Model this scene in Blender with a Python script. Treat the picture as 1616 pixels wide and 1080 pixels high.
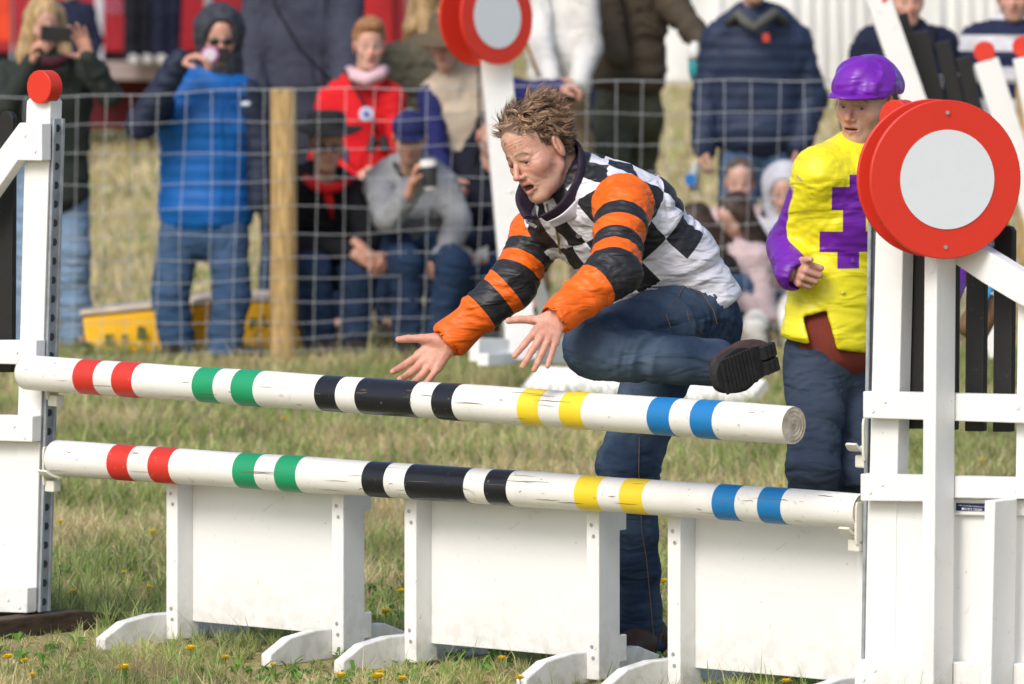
import bpy, math, random
import numpy as np
from mathutils import Vector, Matrix

random.seed(7); np.random.seed(7)
for _o in list(bpy.data.objects): bpy.data.objects.remove(_o)
SC = bpy.context.scene
COL = SC.collection

# ---------------------------------------------------------------- camera, sky, sun, exposure
EYE = 1.97            # metres of the lens above the grass
FPX = 9800.0          # focal length in photo pixels (a long telephoto)
HOR = -85.0           # row of the horizon in photo pixels
cam_data = bpy.data.cameras.new("camera"); cam = bpy.data.objects.new("camera", cam_data); COL.objects.link(cam)
SC.camera = cam
cam.location = (0, 0, EYE); cam.rotation_euler = (math.pi/2, 0, 0)
cam_data.sensor_width = 36; cam_data.lens = FPX/1616*36
cam_data.shift_y = -(540-HOR)/1616
cam_data.clip_start = 0.5; cam_data.clip_end = 600
cam_data.dof.use_dof = True; cam_data.dof.focus_distance = 16.75; cam_data.dof.aperture_fstop = 6.2

world = bpy.data.worlds.new("World"); SC.world = world; world.use_nodes = True
wn = world.node_tree.nodes; wl = world.node_tree.links
sky = wn.new("ShaderNodeTexSky"); sky.sky_type = 'NISHITA'; sky.sun_disc = False
SUN_EL, SUN_AZ = math.radians(43), math.radians(212)     # azimuth clockwise from +Y
sky.sun_elevation = SUN_EL; sky.sun_rotation = SUN_AZ
sky.air_density = 1.0; sky.dust_density = 3.0; sky.ozone_density = 0.6
wl.new(sky.outputs[0], wn['Background'].inputs[0]); wn['Background'].inputs[1].default_value = 0.13
sun_d = bpy.data.lights.new("sun", 'SUN'); sun = bpy.data.objects.new("sun", sun_d); COL.objects.link(sun)
sun_d.energy = 1.35; sun_d.angle = math.radians(24); sun_d.color = (1.0, 0.985, 0.96)
_sd = Vector((math.sin(SUN_AZ)*math.cos(SUN_EL), math.cos(SUN_AZ)*math.cos(SUN_EL), math.sin(SUN_EL)))
sun.rotation_euler = _sd.to_track_quat('Z', 'Y').to_euler()
SC.view_settings.view_transform = 'Standard'; SC.view_settings.look = 'None'
SC.view_settings.gamma = 1; SC.view_settings.use_curve_mapping = False
SC.view_settings.exposure = 0.52
SC.render.engine = 'CYCLES'
SC.cycles.use_denoising = True
SC.cycles.max_bounces = 6; SC.cycles.diffuse_bounces = 3; SC.cycles.glossy_bounces = 2; SC.cycles.transmission_bounces = 3

# ---------------------------------------------------------------- helpers: places
def P(px, py, d):
    """world point seen at photo pixel (px,py) at distance d along the view"""
    return np.array(((px-808)/FPX*d, d, EYE-(py-HOR)/FPX*d))
def A(*v): return np.array(v, dtype=float)
def unit(v):
    v = np.asarray(v, float); return v/np.linalg.norm(v)

# ---------------------------------------------------------------- helpers: objects
def tag(o, label=None, cat=None, group=None, kind=None):
    if label: o['label'] = label
    if cat: o['category'] = cat
    if group: o['group'] = group
    if kind: o['kind'] = kind
    return o
def thing(name, label, cat, loc, group=None, rz=0.0):
    o = bpy.data.objects.new(name, None); COL.objects.link(o); o.empty_display_size = .2
    o.location = tuple(float(c) for c in loc); o.rotation_euler = (0, 0, rz)
    return tag(o, label, cat, group)
def copy_tree(o, parent=None):
    c = o.copy(); COL.objects.link(c)
    if parent: c.parent = parent
    for ch in list(o.children): copy_tree(ch, c)
    return c
def mesh(name, V, F, mats, parent=None, smooth=True, attrs=None, col=None, mi=None, base=None):
    """V world coordinates (shifted to the parent's origin), F faces (n,4) array or list of tuples"""
    V = np.asarray(V, dtype=np.float32)
    if parent is not None or base is not None:
        off = np.array(base if base is not None else root_loc(parent), dtype=np.float32)
        V = V-off
    me = bpy.data.meshes.new(name)
    if isinstance(F, np.ndarray):
        n, k = F.shape
        me.vertices.add(len(V)); me.vertices.foreach_set('co', V.ravel())
        me.loops.add(n*k); me.loops.foreach_set('vertex_index', F.ravel().astype(np.int32))
        me.polygons.add(n); me.polygons.foreach_set('loop_start', np.arange(0, n*k, k, dtype=np.int32))
        me.update(calc_edges=True)
    else:
        me.from_pydata([tuple(map(float, v)) for v in V], [], [tuple(int(i) for i in f) for f in F]); me.update()
    if not isinstance(mats, (list, tuple)): mats = [mats]
    for m in mats: me.materials.append(m)
    if mi is not None: me.polygons.foreach_set('material_index', np.asarray(mi, dtype=np.int32))
    if smooth: me.polygons.foreach_set('use_smooth', np.ones(len(me.polygons), dtype=bool))
    if col is not None:
        a = me.attributes.new('tint', 'FLOAT_COLOR', 'POINT')
        c4 = np.ones((len(V), 4), dtype=np.float32); c4[:, :3] = col; a.data.foreach_set('color', c4.ravel())
    for k_, arr in (attrs or {}).items():
        a = me.attributes.new(k_, 'FLOAT', 'POINT'); a.data.foreach_set('value', np.asarray(arr, dtype=np.float32))
    o = bpy.data.objects.new(name, me); COL.objects.link(o)
    if base is not None and parent is None: o.location = tuple(float(c) for c in base)
    if parent is not None: o.parent = parent
    return o
def root_loc(o):
    v = Vector((0, 0, 0))
    while o is not None: v = v+Vector(o.location); o = o.parent
    return v

class MB:
    """collects simple solids into one mesh"""
    def __init__(s): s.V = []; s.F = []; s.M = []
    def add(s, V, F, m=0):
        b = len(s.V); s.V += [tuple(map(float, v)) for v in V]; s.F += [tuple(int(i)+b for i in f) for f in F]; s.M += [m]*len(F); return s
    def prism(s, pts, ext, m=0):
        """pts: 3D polygon (front), ext: 3D vector to the back"""
        n = len(pts); pts = [np.asarray(p, float) for p in pts]; bk = [p+ext for p in pts]
        nrm = np.zeros(3)
        for i in range(n): nrm += np.cross(pts[i], pts[(i+1) % n])
        f = [tuple(range(n)), tuple(reversed(range(n, 2*n)))] + [(i, i+n, (i+1) % n+n, (i+1) % n) for i in range(n)]
        if np.dot(nrm, ext) > 0: f = [tuple(reversed(x)) for x in f]
        return s.add(pts+bk, f, m)
    def box(s, c, h, ax=None, m=0):
        c = np.asarray(c, float); ax = np.eye(3) if ax is None else ax
        q = [c+sx*h[0]*ax[0]+sy*h[1]*ax[1]+sz*h[2]*ax[2] for sz in (-1, 1) for sy in (-1, 1) for sx in (-1, 1)]
        return s.add(q, [(0, 2, 3, 1), (4, 5, 7, 6), (0, 1, 5, 4), (2, 6, 7, 3), (0, 4, 6, 2), (1, 3, 7, 5)], m)
    def tube(s, pts, rads, n=10, m=0, cap=True, flat=None):
        pts = [np.asarray(p, float) for p in pts]
        if np.isscalar(rads): rads = [rads]*len(pts)
        V = []; prev = None
        for i, p in enumerate(pts):
            t = unit(pts[min(i+1, len(pts)-1)]-pts[max(i-1, 0)])
            if prev is None: prev = unit(np.cross(t, (0, 0, 1) if abs(t[2]) < .9 else (1, 0, 0)))
            a = unit(prev-t*np.dot(prev, t)); b = np.cross(t, a); prev = a
            for k in range(n):
                th = 2*math.pi*k/n; V.append(p+rads[i]*(a*math.cos(th)+b*math.sin(th)*(flat or 1)))
        F = [(i*n+k, i*n+(k+1) % n, (i+1)*n+(k+1) % n, (i+1)*n+k) for i in range(len(pts)-1) for k in range(n)]
        if cap: F += [tuple(reversed(range(n))), tuple(range((len(pts)-1)*n, len(pts)*n))]
        return s.add(V, F, m)
    def disc(s, c, nrm, r, th, n=48, m=0, mside=None, bev=0.0):
        nrm = unit(nrm); a = unit(np.cross(nrm, (0, 0, 1))); b = np.cross(a, nrm); c = np.asarray(c, float)
        prof = [(r-bev, 0), (r, bev), (r, th-bev), (r-bev, th)] if bev else [(r, 0), (r, th)]
        V = [c-nrm*dz+rr*(a*math.cos(2*math.pi*k/n)+b*math.sin(2*math.pi*k/n)) for rr, dz in prof for k in range(n)]
        L = len(prof)
        s.add(V, [tuple(reversed(range(n))) if False else tuple(range(n)), tuple(reversed(range((L-1)*n, L*n)))], m)
        bidx = len(s.V)-len(V)
        for i in range(L-1):
            for k in range(n):
                s.F.append((bidx+i*n+k, bidx+(i+1)*n+k, bidx+(i+1)*n+(k+1) % n, bidx+i*n+(k+1) % n)); s.M.append(m if mside is None else mside)
        return s
    def ball(s, c, r, n=12, m=0, ax=None):
        c = np.asarray(c, float); r = (r, r, r) if np.isscalar(r) else r; ax = np.eye(3) if ax is None else ax
        V = [c+ax[2]*r[2]]
        for i in range(1, n):
            ph = math.pi*i/n
            for k in range(2*n):
                th = math.pi*k/n
                V.append(c+ax[0]*r[0]*math.sin(ph)*math.cos(th)+ax[1]*r[1]*math.sin(ph)*math.sin(th)+ax[2]*r[2]*math.cos(ph))
        V.append(c-ax[2]*r[2]); w = 2*n
        F = [(0, 1+k, 1+(k+1) % w) for k in range(w)]
        for i in range(n-2): F += [(1+i*w+k, 1+(i+1)*w+k, 1+(i+1)*w+(k+1) % w, 1+i*w+(k+1) % w) for k in range(w)]
        e = 1+(n-2)*w; F += [(e+k, len(V)-1, e+(k+1) % w) for k in range(w)]
        return s.add(V, F, m)
    def build(s, name, mats, parent=None, smooth=False, base=None, bevel=0, angle=None):
        o = mesh(name, s.V, s.F, mats, parent, smooth, mi=s.M, base=base)
        if bevel:
            b = o.modifiers.new('bevel', 'BEVEL'); b.width = bevel; b.segments = 2; b.limit_method = 'ANGLE'; b.angle_limit = math.radians(40)
            b.harden_normals = False
        if angle:
            try: o.data.set_sharp_from_angle(angle=math.radians(angle))
            except Exception: pass
        return o

# ---------------------------------------------------------------- helpers: noise
def _h(i, j, k):
    n = (i*374761393+j*668265263+k*1274126177) & 0xffffffff
    n = ((n ^ (n >> 13))*1103515245) & 0xffffffff
    return ((n ^ (n >> 16)) & 0xffff)/32767.5-1.0
def vnoise(Q):
    Q = np.asarray(Q, float); i = np.floor(Q).astype(np.int64); f = Q-i; f = f*f*(3-2*f)
    r = 0
    for a in (0, 1):
        for b in (0, 1):
            for c in (0, 1):
                w = (f[:, 0] if a else 1-f[:, 0])*(f[:, 1] if b else 1-f[:, 1])*(f[:, 2] if c else 1-f[:, 2])
                r = r+w*_h(i[:, 0]+a, i[:, 1]+b, i[:, 2]+c)
    return r
def fbm(Q, o=3):
    s = 0; a = 1
    for k in range(o): s = s+a*vnoise(Q*2**k+17.3*k); a *= .5
    return s

# ---------------------------------------------------------------- helpers: solids blended from primitives (skin, cloth, hair)
def C(a, b, ra, rb=None, k=.02, tag='', op='+'):
    return dict(t='c', a=np.asarray(a, float), b=np.asarray(b, float), ra=ra, rb=ra if rb is None else rb, k=k, tag=tag, op=op)
def T(a, b, wa, wb, side, ratio=.65, k=.03, tag='', op='+', rb=None):
    return dict(t='t', a=np.asarray(a, float), b=np.asarray(b, float), ra=wa, rb=wb, side=unit(side), ratio=ratio, ratiob=ratio if rb is None else rb, k=k, tag=tag, op=op)
def E(c, r, R=None, k=.02, tag='', op='+'):
    r = (r, r, r) if np.isscalar(r) else r
    return dict(t='e', a=np.asarray(c, float), r=np.asarray(r, float), R=np.eye(3) if R is None else np.asarray(R, float), k=k, tag=tag, op=op)
def B(c, h, R=None, rr=.005, k=.005, tag='', op='+'):
    return dict(t='b', a=np.asarray(c, float), r=np.asarray(h, float), R=np.eye(3) if R is None else np.asarray(R, float), rr=rr, k=k, tag=tag, op=op)
def pdist(p, X):
    if p['t'] in 'ct':
        ab = p['b']-p['a']; L = max(float(ab@ab), 1e-9)
        q = X-p['a']; t = np.clip(q@ab/L, 0, 1)
        q = q-t[..., None]*ab; rr = p['ra']+t*(p['rb']-p['ra'])
        if p['t'] == 'c': return np.sqrt((q*q).sum(-1))-rr
        ax = ab/math.sqrt(L); s = unit(p['side']-ax*(p['side']@ax)); m = np.cross(ax, s)
        rt = p['ratio']+t*(p['ratiob']-p['ratio'])
        qs = q@s/rr; qm = q@m/(rr*rt); qa = q@ax/(rr*rt)
        kk = np.sqrt(qs*qs+qm*qm+qa*qa)
        return (kk-1)*rr*rt*(1+.25*(1-rt))
    q = (X-p['a'])@p['R'].T
    if p['t'] == 'e':
        kk = np.sqrt(((q/p['r'])**2).sum(-1)); g = np.sqrt(((q/p['r']**2)**2).sum(-1))+1e-6
        return kk*(kk-1)/g
    q = np.abs(q)-p['r']+p['rr']
    return np.sqrt((np.maximum(q, 0)**2).sum(-1))+np.minimum(q.max(-1), 0)-p['rr']
def pbox(p):
    if p['t'] in 'ct':
        r = max(p['ra'], p['rb'])*1.05*max(1, p.get('ratio', 1), p.get('ratiob', 1))
        return np.minimum(p['a'], p['b'])-r, np.maximum(p['a'], p['b'])+r
    r = np.abs(p['R']).T@p['r'] if p['t'] in 'eb' else p['r']
    return p['a']-r*1.02, p['a']+r*1.02
def sdf_at(prims, X):
    d = None
    for p in prims:
        e = pdist(p, X)
        if d is None: d = e; continue
        k = p['k']
        if p['op'] == '+': h = np.maximum(k-np.abs(d-e), 0)/k; d = np.minimum(d, e)-h*h*k*.25
        else: h = np.maximum(k-np.abs(d+e), 0)/k; d = np.maximum(d, -e)+h*h*k*.25
    return d
def blob(prims, h):
    """returns vertices and quads of the blended solid, voxel size h"""
    lo = np.min([pbox(p)[0] for p in prims if p['op'] == '+'], axis=0)-2.5*h
    hi = np.max([pbox(p)[1] for p in prims if p['op'] == '+'], axis=0)+2.5*h
    n = np.ceil((hi-lo)/h).astype(int)+1
    G = [lo[i]+h*np.arange(n[i]) for i in range(3)]
    D = np.full(tuple(n), .5)
    for p in prims:
        k = p['k']; a, b = pbox(p); m = k+2.5*h
        s = [slice(int(max(0, math.floor((a[i]-m-lo[i])/h))), int(min(n[i], math.ceil((b[i]+m-lo[i])/h)+1))) for i in range(3)]
        if any(q.stop <= q.start for q in s): continue
        X = np.stack(np.meshgrid(G[0][s[0]], G[1][s[1]], G[2][s[2]], indexing='ij'), -1)
        e = pdist(p, X); d = D[s[0], s[1], s[2]]
        if p['op'] == '+': q = np.maximum(k-np.abs(d-e), 0)/k; D[s[0], s[1], s[2]] = np.minimum(d, e)-q*q*k*.25
        else: q = np.maximum(k-np.abs(d+e), 0)/k; D[s[0], s[1], s[2]] = np.maximum(d, -e)+q*q*k*.25
    return nets(D, lo, h)
def nets(D, lo, h):
    S = D < 0
    c = np.zeros(tuple(np.array(D.shape)-1), dtype=np.int8); CN = [(a, b, e) for a in (0, 1) for b in (0, 1) for e in (0, 1)]
    sh = D.shape
    for a, b, e in CN: c += S[a:sh[0]-1+a, b:sh[1]-1+b, e:sh[2]-1+e]
    idx = np.argwhere((c > 0) & (c < 8))
    ids = np.full(c.shape, -1, dtype=np.int64); ids[idx[:, 0], idx[:, 1], idx[:, 2]] = np.arange(len(idx))
    val = np.stack([D[idx[:, 0]+a, idx[:, 1]+b, idx[:, 2]+e] for a, b, e in CN], 1)
    acc = np.zeros((len(idx), 3)); cnt = np.zeros(len(idx))
    for i in range(8):
        for j in range(i+1, 8):
            if sum(abs(CN[i][q]-CN[j][q]) for q in range(3)) != 1: continue
            a, b = val[:, i], val[:, j]; x = (a < 0) != (b < 0)
            t = np.where(x, a/np.where(x, a-b, 1), 0)
            pos = np.array(CN[i])+t[:, None]*(np.array(CN[j])-np.array(CN[i]))
            acc += pos*x[:, None]; cnt += x
    V = lo+h*(idx+acc/np.maximum(cnt, 1)[:, None])
    Q = []
    for ax in range(3):
        o1, o2 = (ax+1) % 3, (ax+2) % 3
        s0 = [slice(None)]*3; s1 = [slice(None)]*3; s0[ax] = slice(0, -1); s1[ax] = slice(1, None)
        x = S[tuple(s0)] != S[tuple(s1)]; e = np.argwhere(x)
        e = e[(e[:, o1] > 0) & (e[:, o2] > 0) & (e[:, o1] < sh[o1]-1) & (e[:, o2] < sh[o2]-1)]
        def cid(d1, d2):
            f = e.copy(); f[:, o1] -= d1; f[:, o2] -= d2; return ids[f[:, 0], f[:, 1], f[:, 2]]
        q = np.stack([cid(1, 1), cid(0, 1), cid(0, 0), cid(1, 0)], 1)
        inside = S[e[:, 0], e[:, 1], e[:, 2]]
        q[~inside] = q[~inside][:, ::-1]
        Q.append(q)
    return V, np.concatenate(Q)
def vnorm(V, F):
    n = np.cross(V[F[:, 2]]-V[F[:, 0]], V[F[:, 3]]-V[F[:, 1]]); N = np.zeros_like(V)
    for i in range(4): np.add.at(N, F[:, i], n)
    return N/(np.linalg.norm(N, axis=1)[:, None]+1e-9)
def relax(V, F, it=1, f=.5):
    for _ in range(it):
        A_ = np.zeros_like(V); c = np.zeros(len(V))
        for i in range(4):
            j = (i+1) % 4
            np.add.at(A_, F[:, i], V[F[:, j]]); np.add.at(c, F[:, i], 1)
            np.add.at(A_, F[:, j], V[F[:, i]]); np.add.at(c, F[:, j], 1)
        V = V+f*(A_/c[:, None]-V)
    return V
def axis_field(prims, V):
    """smoothly blended limb axis at each vertex"""
    W = 0; S_ = 0
    for p in prims:
        if p['t'] not in 'ct' or p['op'] != '+': continue
        ab = p['b']-p['a']; L = np.linalg.norm(ab)
        if L < .03: continue
        w = np.exp(-np.maximum(pdist(p, V), -.02)*60); ax = ab/L
        if np.isscalar(W) is False: ax = ax
        sgn = np.sign(ax[2]) or 1
        W = W+w[:, None]*(ax*sgn); S_ = S_+w
    if np.isscalar(S_): return np.tile(A(0, 0, 1), (len(V), 1))
    W = W/(S_[:, None]+1e-9); return W/(np.linalg.norm(W, axis=1)[:, None]+1e-9)
def folds(prims, V, F, amp=.008, hi=14, low=4, seed=0, ridge=True, fine=.25):
    """cloth folds running round the limbs"""
    N = vnorm(V, F); ax = axis_field(prims, V)
    al = (V*ax).sum(1)
    w = vnoise(V*5+seed)*.05
    Q = V*low+ax*((al+w)*(hi-low))[:, None]+seed*3.1
    n = vnoise(Q)
    if ridge: n = 1-2*np.abs(n)**.8
    n2 = vnoise(Q*2.3+9)
    big = .5+.5*vnoise(V*4+seed*7)
    return V+N*(amp*(n*(.35+big)+fine*n2))[:, None], N
# ---------------------------------------------------------------- materials
_M = {}
def mat(name, col, rough=.7, var=.12, vs=6.0, bump=0.0, bs=60.0, spec=.4, metal=0.0, col2=None, tint=False, sheen=0.0, stretch=None, trans=0.0, sss=0.0):
    """plain surface with mottled colour and a little relief"""
    if name in _M: return _M[name]
    m = bpy.data.materials.new(name); m.use_nodes = True; nt = m.node_tree; N = nt.nodes; L = nt.links
    b = N['Principled BSDF']; b.inputs['Roughness'].default_value = rough; b.inputs['Metallic'].default_value = metal
    b.inputs['Specular IOR Level'].default_value = spec
    tc = N.new('ShaderNodeTexCoord'); src = tc.outputs['Object']
    if stretch:
        mp = N.new('ShaderNodeMapping'); mp.inputs['Scale'].default_value = stretch; L.new(src, mp.inputs[0]); src = mp.outputs[0]
    nz = N.new('ShaderNodeTexNoise'); nz.inputs['Scale'].default_value = vs; nz.inputs['Detail'].default_value = 5; L.new(src, nz.inputs['Vector'])
    mx = N.new('ShaderNodeMix'); mx.data_type = 'RGBA'
    c1 = tuple(col)+(1,); c2 = tuple(col2)+(1,) if col2 else tuple(c*(1-2*var) for c in col)+(1,)
    rp = N.new('ShaderNodeMapRange'); rp.inputs[1].default_value = .35; rp.inputs[2].default_value = .68
    L.new(nz.outputs[0], rp.inputs[0]); L.new(rp.outputs[0], mx.inputs[0])
    mx.inputs[6].default_value = c1; mx.inputs[7].default_value = c2
    out = mx.outputs[2]
    if tint:
        at = N.new('ShaderNodeAttribute'); at.attribute_name = 'tint'
        mm = N.new('ShaderNodeMix'); mm.data_type = 'RGBA'; mm.blend_type = 'MULTIPLY'; mm.inputs[0].default_value = 1
        L.new(at.outputs['Color'], mm.inputs[6]); L.new(out, mm.inputs[7]); out = mm.outputs[2]
    L.new(out, b.inputs['Base Color'])
    if bump:
        n2 = N.new('ShaderNodeTexNoise'); n2.inputs['Scale'].default_value = bs; n2.inputs['Detail'].default_value = 4; L.new(src, n2.inputs['Vector'])
        bp = N.new('ShaderNodeBump'); bp.inputs['Strength'].default_value = bump; bp.inputs['Distance'].default_value = .004
        L.new(n2.outputs[0], bp.inputs['Height']); L.new(bp.outputs[0], b.inputs['Normal'])
    if sheen: b.inputs['Sheen Weight'].default_value = sheen
    if trans: b.inputs['Transmission Weight'].default_value = trans
    if sss:
        b.inputs['Subsurface Weight'].default_value = sss; b.inputs['Subsurface Radius'].default_value = (.012, .004, .002); b.inputs['Subsurface Scale'].default_value = .6
    _M[name] = m; return m
def painted_wood(name, col, rough=.45, dirt=(.30, .26, .20), amount=.5, bump=.25):
    """gloss paint on wood: specks, scuffs, hairline cracks along the grain and faint brush relief"""
    if name in _M: return _M[name]
    m = bpy.data.materials.new(name); m.use_nodes = True; nt = m.node_tree; N = nt.nodes; L = nt.links
    b = N['Principled BSDF']; b.inputs['Roughness'].default_value = rough; b.inputs['Specular IOR Level'].default_value = .45
    tc = N.new('ShaderNodeTexCoord'); src = tc.outputs['Object']
    def nz(sc, det, vec, lo, hi, dist=0):
        n = N.new('ShaderNodeTexNoise'); n.inputs['Scale'].default_value = sc; n.inputs['Detail'].default_value = det; n.inputs['Distortion'].default_value = dist
        L.new(vec, n.inputs['Vector']); r = N.new('ShaderNodeMapRange'); r.inputs[1].default_value = lo; r.inputs[2].default_value = hi
        L.new(n.outputs[0], r.inputs[0]); return r.outputs[0], n.outputs[0]
    mp = N.new('ShaderNodeMapping'); mp.inputs['Scale'].default_value = (1, 1, 1); L.new(src, mp.inputs[0])
    speck, _ = nz(70, 3, mp.outputs[0], .70, .76)
    grime, raw = nz(5, 6, mp.outputs[0], .5, .85)
    scuff, _ = nz(18, 8, mp.outputs[0], .66, .72, 2.0)
    def mixc(fac, a, bcol, k):
        mu = N.new('ShaderNodeMath'); mu.operation = 'MULTIPLY'; L.new(fac, mu.inputs[0]); mu.inputs[1].default_value = k
        x = N.new('ShaderNodeMix'); x.data_type = 'RGBA'; L.new(mu.outputs[0], x.inputs[0])
        if isinstance(a, tuple): x.inputs[6].default_value = a
        else: L.new(a, x.inputs[6])
        x.inputs[7].default_value = bcol; return x.outputs[2]
    o = mixc(grime, tuple(col)+(1,), tuple(c*.82 for c in col)+(1,), amount)
    o = mixc(scuff, o, tuple(dirt)+(1,), amount*.35)
    o = mixc(speck, o, tuple(dirt)+(1,), amount*.8)
    ge = N.new('ShaderNodeNewGeometry'); sp = N.new('ShaderNodeSeparateXYZ'); L.new(ge.outputs['Position'], sp.inputs[0])
    mu_, _ = nz(26, 5, ge.outputs['Position'], .46, .60)
    hz = N.new('ShaderNodeMapRange'); hz.inputs[1].default_value = .26; hz.inputs[2].default_value = .0; L.new(sp.outputs[2], hz.inputs[0])
    pw_ = mathn(nt, 'POWER', hz.outputs[0], 1.6)
    o = mixc(mathn(nt, 'MULTIPLY', mu_, pw_), o, (.28, .24, .16, 1), .34)
    o = mixc(pw_, o, (.55, .53, .44, 1), .12)
    L.new(o, b.inputs['Base Color'])
    n2 = N.new('ShaderNodeTexNoise'); n2.inputs['Scale'].default_value = 45; n2.inputs['Detail'].default_value = 5; L.new(src, n2.inputs['Vector'])
    bp = N.new('ShaderNodeBump'); bp.inputs['Strength'].default_value = bump; bp.inputs['Distance'].default_value = .003
    L.new(n2.outputs[0], bp.inputs['Height']); L.new(bp.outputs[0], b.inputs['Normal'])
    _M[name] = m; return m

def mathn(nt, op, a, b=None, c=None):
    n = nt.nodes.new('ShaderNodeMath'); n.operation = op
    for i, x in enumerate((a, b, c)):
        if x is None: continue
        if hasattr(x, 'is_linked') or hasattr(x, 'links'): nt.links.new(x, n.inputs[i])
        else: n.inputs[i].default_value = x
    return n.outputs[0]
def attr(nt, name):
    n = nt.nodes.new('ShaderNodeAttribute'); n.attribute_name = name; return n.outputs['Fac']
def mixcol(nt, f, a, b):
    x = nt.nodes.new('ShaderNodeMix'); x.data_type = 'RGBA'
    nt.links.new(f, x.inputs[0])
    for i, v in ((6, a), (7, b)):
        if isinstance(v, tuple): x.inputs[i].default_value = v if len(v) == 4 else v+(1,)
        else: nt.links.new(v, x.inputs[i])
    return x.outputs[2]
def step(nt, x, edge, soft=.0008):
    r = nt.nodes.new('ShaderNodeMapRange'); nt.links.new(x, r.inputs[0]); r.inputs[1].default_value = edge-soft; r.inputs[2].default_value = edge+soft
    return r.outputs[0]
def finish_cloth(m, colour, rough=.6, bump=.3, bs=500, sheen=.0, spec=.35, wr=0, wd=.02, rot=(.5, .35, 0)):
    nt = m.node_tree; b = nt.nodes['Principled BSDF']
    tc = nt.nodes.new('ShaderNodeTexCoord'); n = nt.nodes.new('ShaderNodeTexNoise'); n.inputs['Scale'].default_value = 9; n.inputs['Detail'].default_value = 6
    nt.links.new(tc.outputs['Object'], n.inputs['Vector'])
    r = nt.nodes.new('ShaderNodeMapRange'); r.inputs[1].default_value = .3; r.inputs[2].default_value = .7; r.inputs[3].default_value = .86; r.inputs[4].default_value = 1.0
    nt.links.new(n.outputs[0], r.inputs[0])
    mm = nt.nodes.new('ShaderNodeMix'); mm.data_type = 'RGBA'; mm.blend_type = 'MULTIPLY'; mm.inputs[0].default_value = 1
    nt.links.new(colour, mm.inputs[6]); nt.links.new(r.outputs[0], mm.inputs[7]); nt.links.new(mm.outputs[2], b.inputs['Base Color'])
    b.inputs['Roughness'].default_value = rough; b.inputs['Specular IOR Level'].default_value = spec; b.inputs['Sheen Weight'].default_value = sheen
    n2 = nt.nodes.new('ShaderNodeTexNoise'); n2.inputs['Scale'].default_value = bs; n2.inputs['Detail'].default_value = 2; nt.links.new(tc.outputs['Object'], n2.inputs['Vector'])
    bp = nt.nodes.new('ShaderNodeBump'); bp.inputs['Strength'].default_value = bump; bp.inputs['Distance'].default_value = .002; nt.links.new(n2.outputs[0], bp.inputs['Height'])
    last = bp
    if wr:
        mp = nt.nodes.new('ShaderNodeMapping'); mp.inputs['Rotation'].default_value = rot; mp.inputs['Scale'].default_value = (wr*.45, wr*.45, wr*1.3); nt.links.new(tc.outputs['Object'], mp.inputs[0])
        w = nt.nodes.new('ShaderNodeTexNoise'); w.inputs['Scale'].default_value = 1; w.inputs['Detail'].default_value = 2; w.inputs['Roughness'].default_value = .42; w.inputs['Distortion'].default_value = .5
        nt.links.new(mp.outputs[0], w.inputs['Vector'])
        b2 = nt.nodes.new('ShaderNodeBump'); b2.inputs['Strength'].default_value = 1.0; b2.inputs['Distance'].default_value = wd
        nt.links.new(w.outputs[0], b2.inputs['Height']); nt.links.new(bp.outputs[0], b2.inputs['Normal']); last = b2
    nt.links.new(last.outputs[0], b.inputs['Normal'])

WHITE = painted_wood('white_gloss_paint', (.80, .80, .79), amount=.5)
WHITE_POLE = painted_wood('worn_white_pole_paint', (.80, .79, .75), amount=.9, dirt=(.24, .19, .13))
RED_PAINT = painted_wood('red_gloss_paint', (.64, .032, .014), amount=.4, dirt=(.5, .1, .05), bump=.12)
RED_BAND = painted_wood('red_band_paint', (.60, .035, .022), amount=.4, dirt=(.7, .4, .35))
GREEN_BAND = painted_wood('green_band_paint', (.012, .30, .13), amount=.3, dirt=(.3, .5, .4))
BLACK_BAND = painted_wood('black_band_paint', (.012, .013, .018), amount=.5, dirt=(.35, .3, .25), rough=.3)
YELLOW_BAND = painted_wood('yellow_band_paint', (.85, .62, .03), amount=.3, dirt=(.4, .3, .1))
BLUE_BAND = painted_wood('blue_band_paint', (.01, .18, .46), amount=.3, dirt=(.3, .4, .5))
BLACK_SLAT = painted_wood('black_slat_paint', (.013, .012, .012), amount=.45, dirt=(.12, .11, .1), rough=.5)
DISC_WHITE = painted_wood('pale_disc_paint', (.68, .72, .76), amount=.12)
GALV = mat('galvanised_steel', (.42, .46, .50), rough=.5, var=.2, vs=18, metal=.35, bump=.15, bs=120)
HOLE = mat('dark_pin_hole', (.05, .055, .06), rough=.8)
CUPP = mat('cream_nylon', (.78, .76, .66), rough=.4, var=.06, vs=10)
BROWN_WOOD = mat('dark_treated_timber', (.085, .055, .035), rough=.8, var=.3, vs=12, bump=.6, bs=60, stretch=(1, 1, 5))
POST_WOOD = mat('tan_fence_timber', (.52, .35, .15), rough=.85, var=.25, vs=9, bump=.5, bs=50, stretch=(6, 6, 1))
WIRE = mat('grey_wire', (.50, .52, .54), rough=.6, metal=.0, var=.1)
STEEL = mat('screw_steel', (.5, .5, .5), rough=.4, metal=.6)
LEATHER_BROWN = mat('brown_boot_leather', (.07, .035, .022), rough=.6, var=.2, vs=30, bump=.3, bs=150)
SOLE = mat('black_rubber_sole', (.025, .024, .024), rough=.75, var=.25, vs=25, bump=.3, bs=100)
SKIN = mat('skin', (1, 1, 1), rough=.44, var=.07, vs=60, tint=True, bump=.35, bs=170, spec=.45, sss=.10)
HAIR = {k: mat('hair_'+k, c, rough=.55, var=.3, vs=40, bump=.6, bs=90, stretch=(1, 1, .3), spec=.5) for k, c in dict(
    blonde=(.50, .33, .15), sandy=(.30, .17, .075), red=(.42, .19, .075), brown=(.055, .028, .018), dark=(.02, .013, .01), grey=(.3, .28, .26), mid=(.12, .075, .05)).items()}
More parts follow.
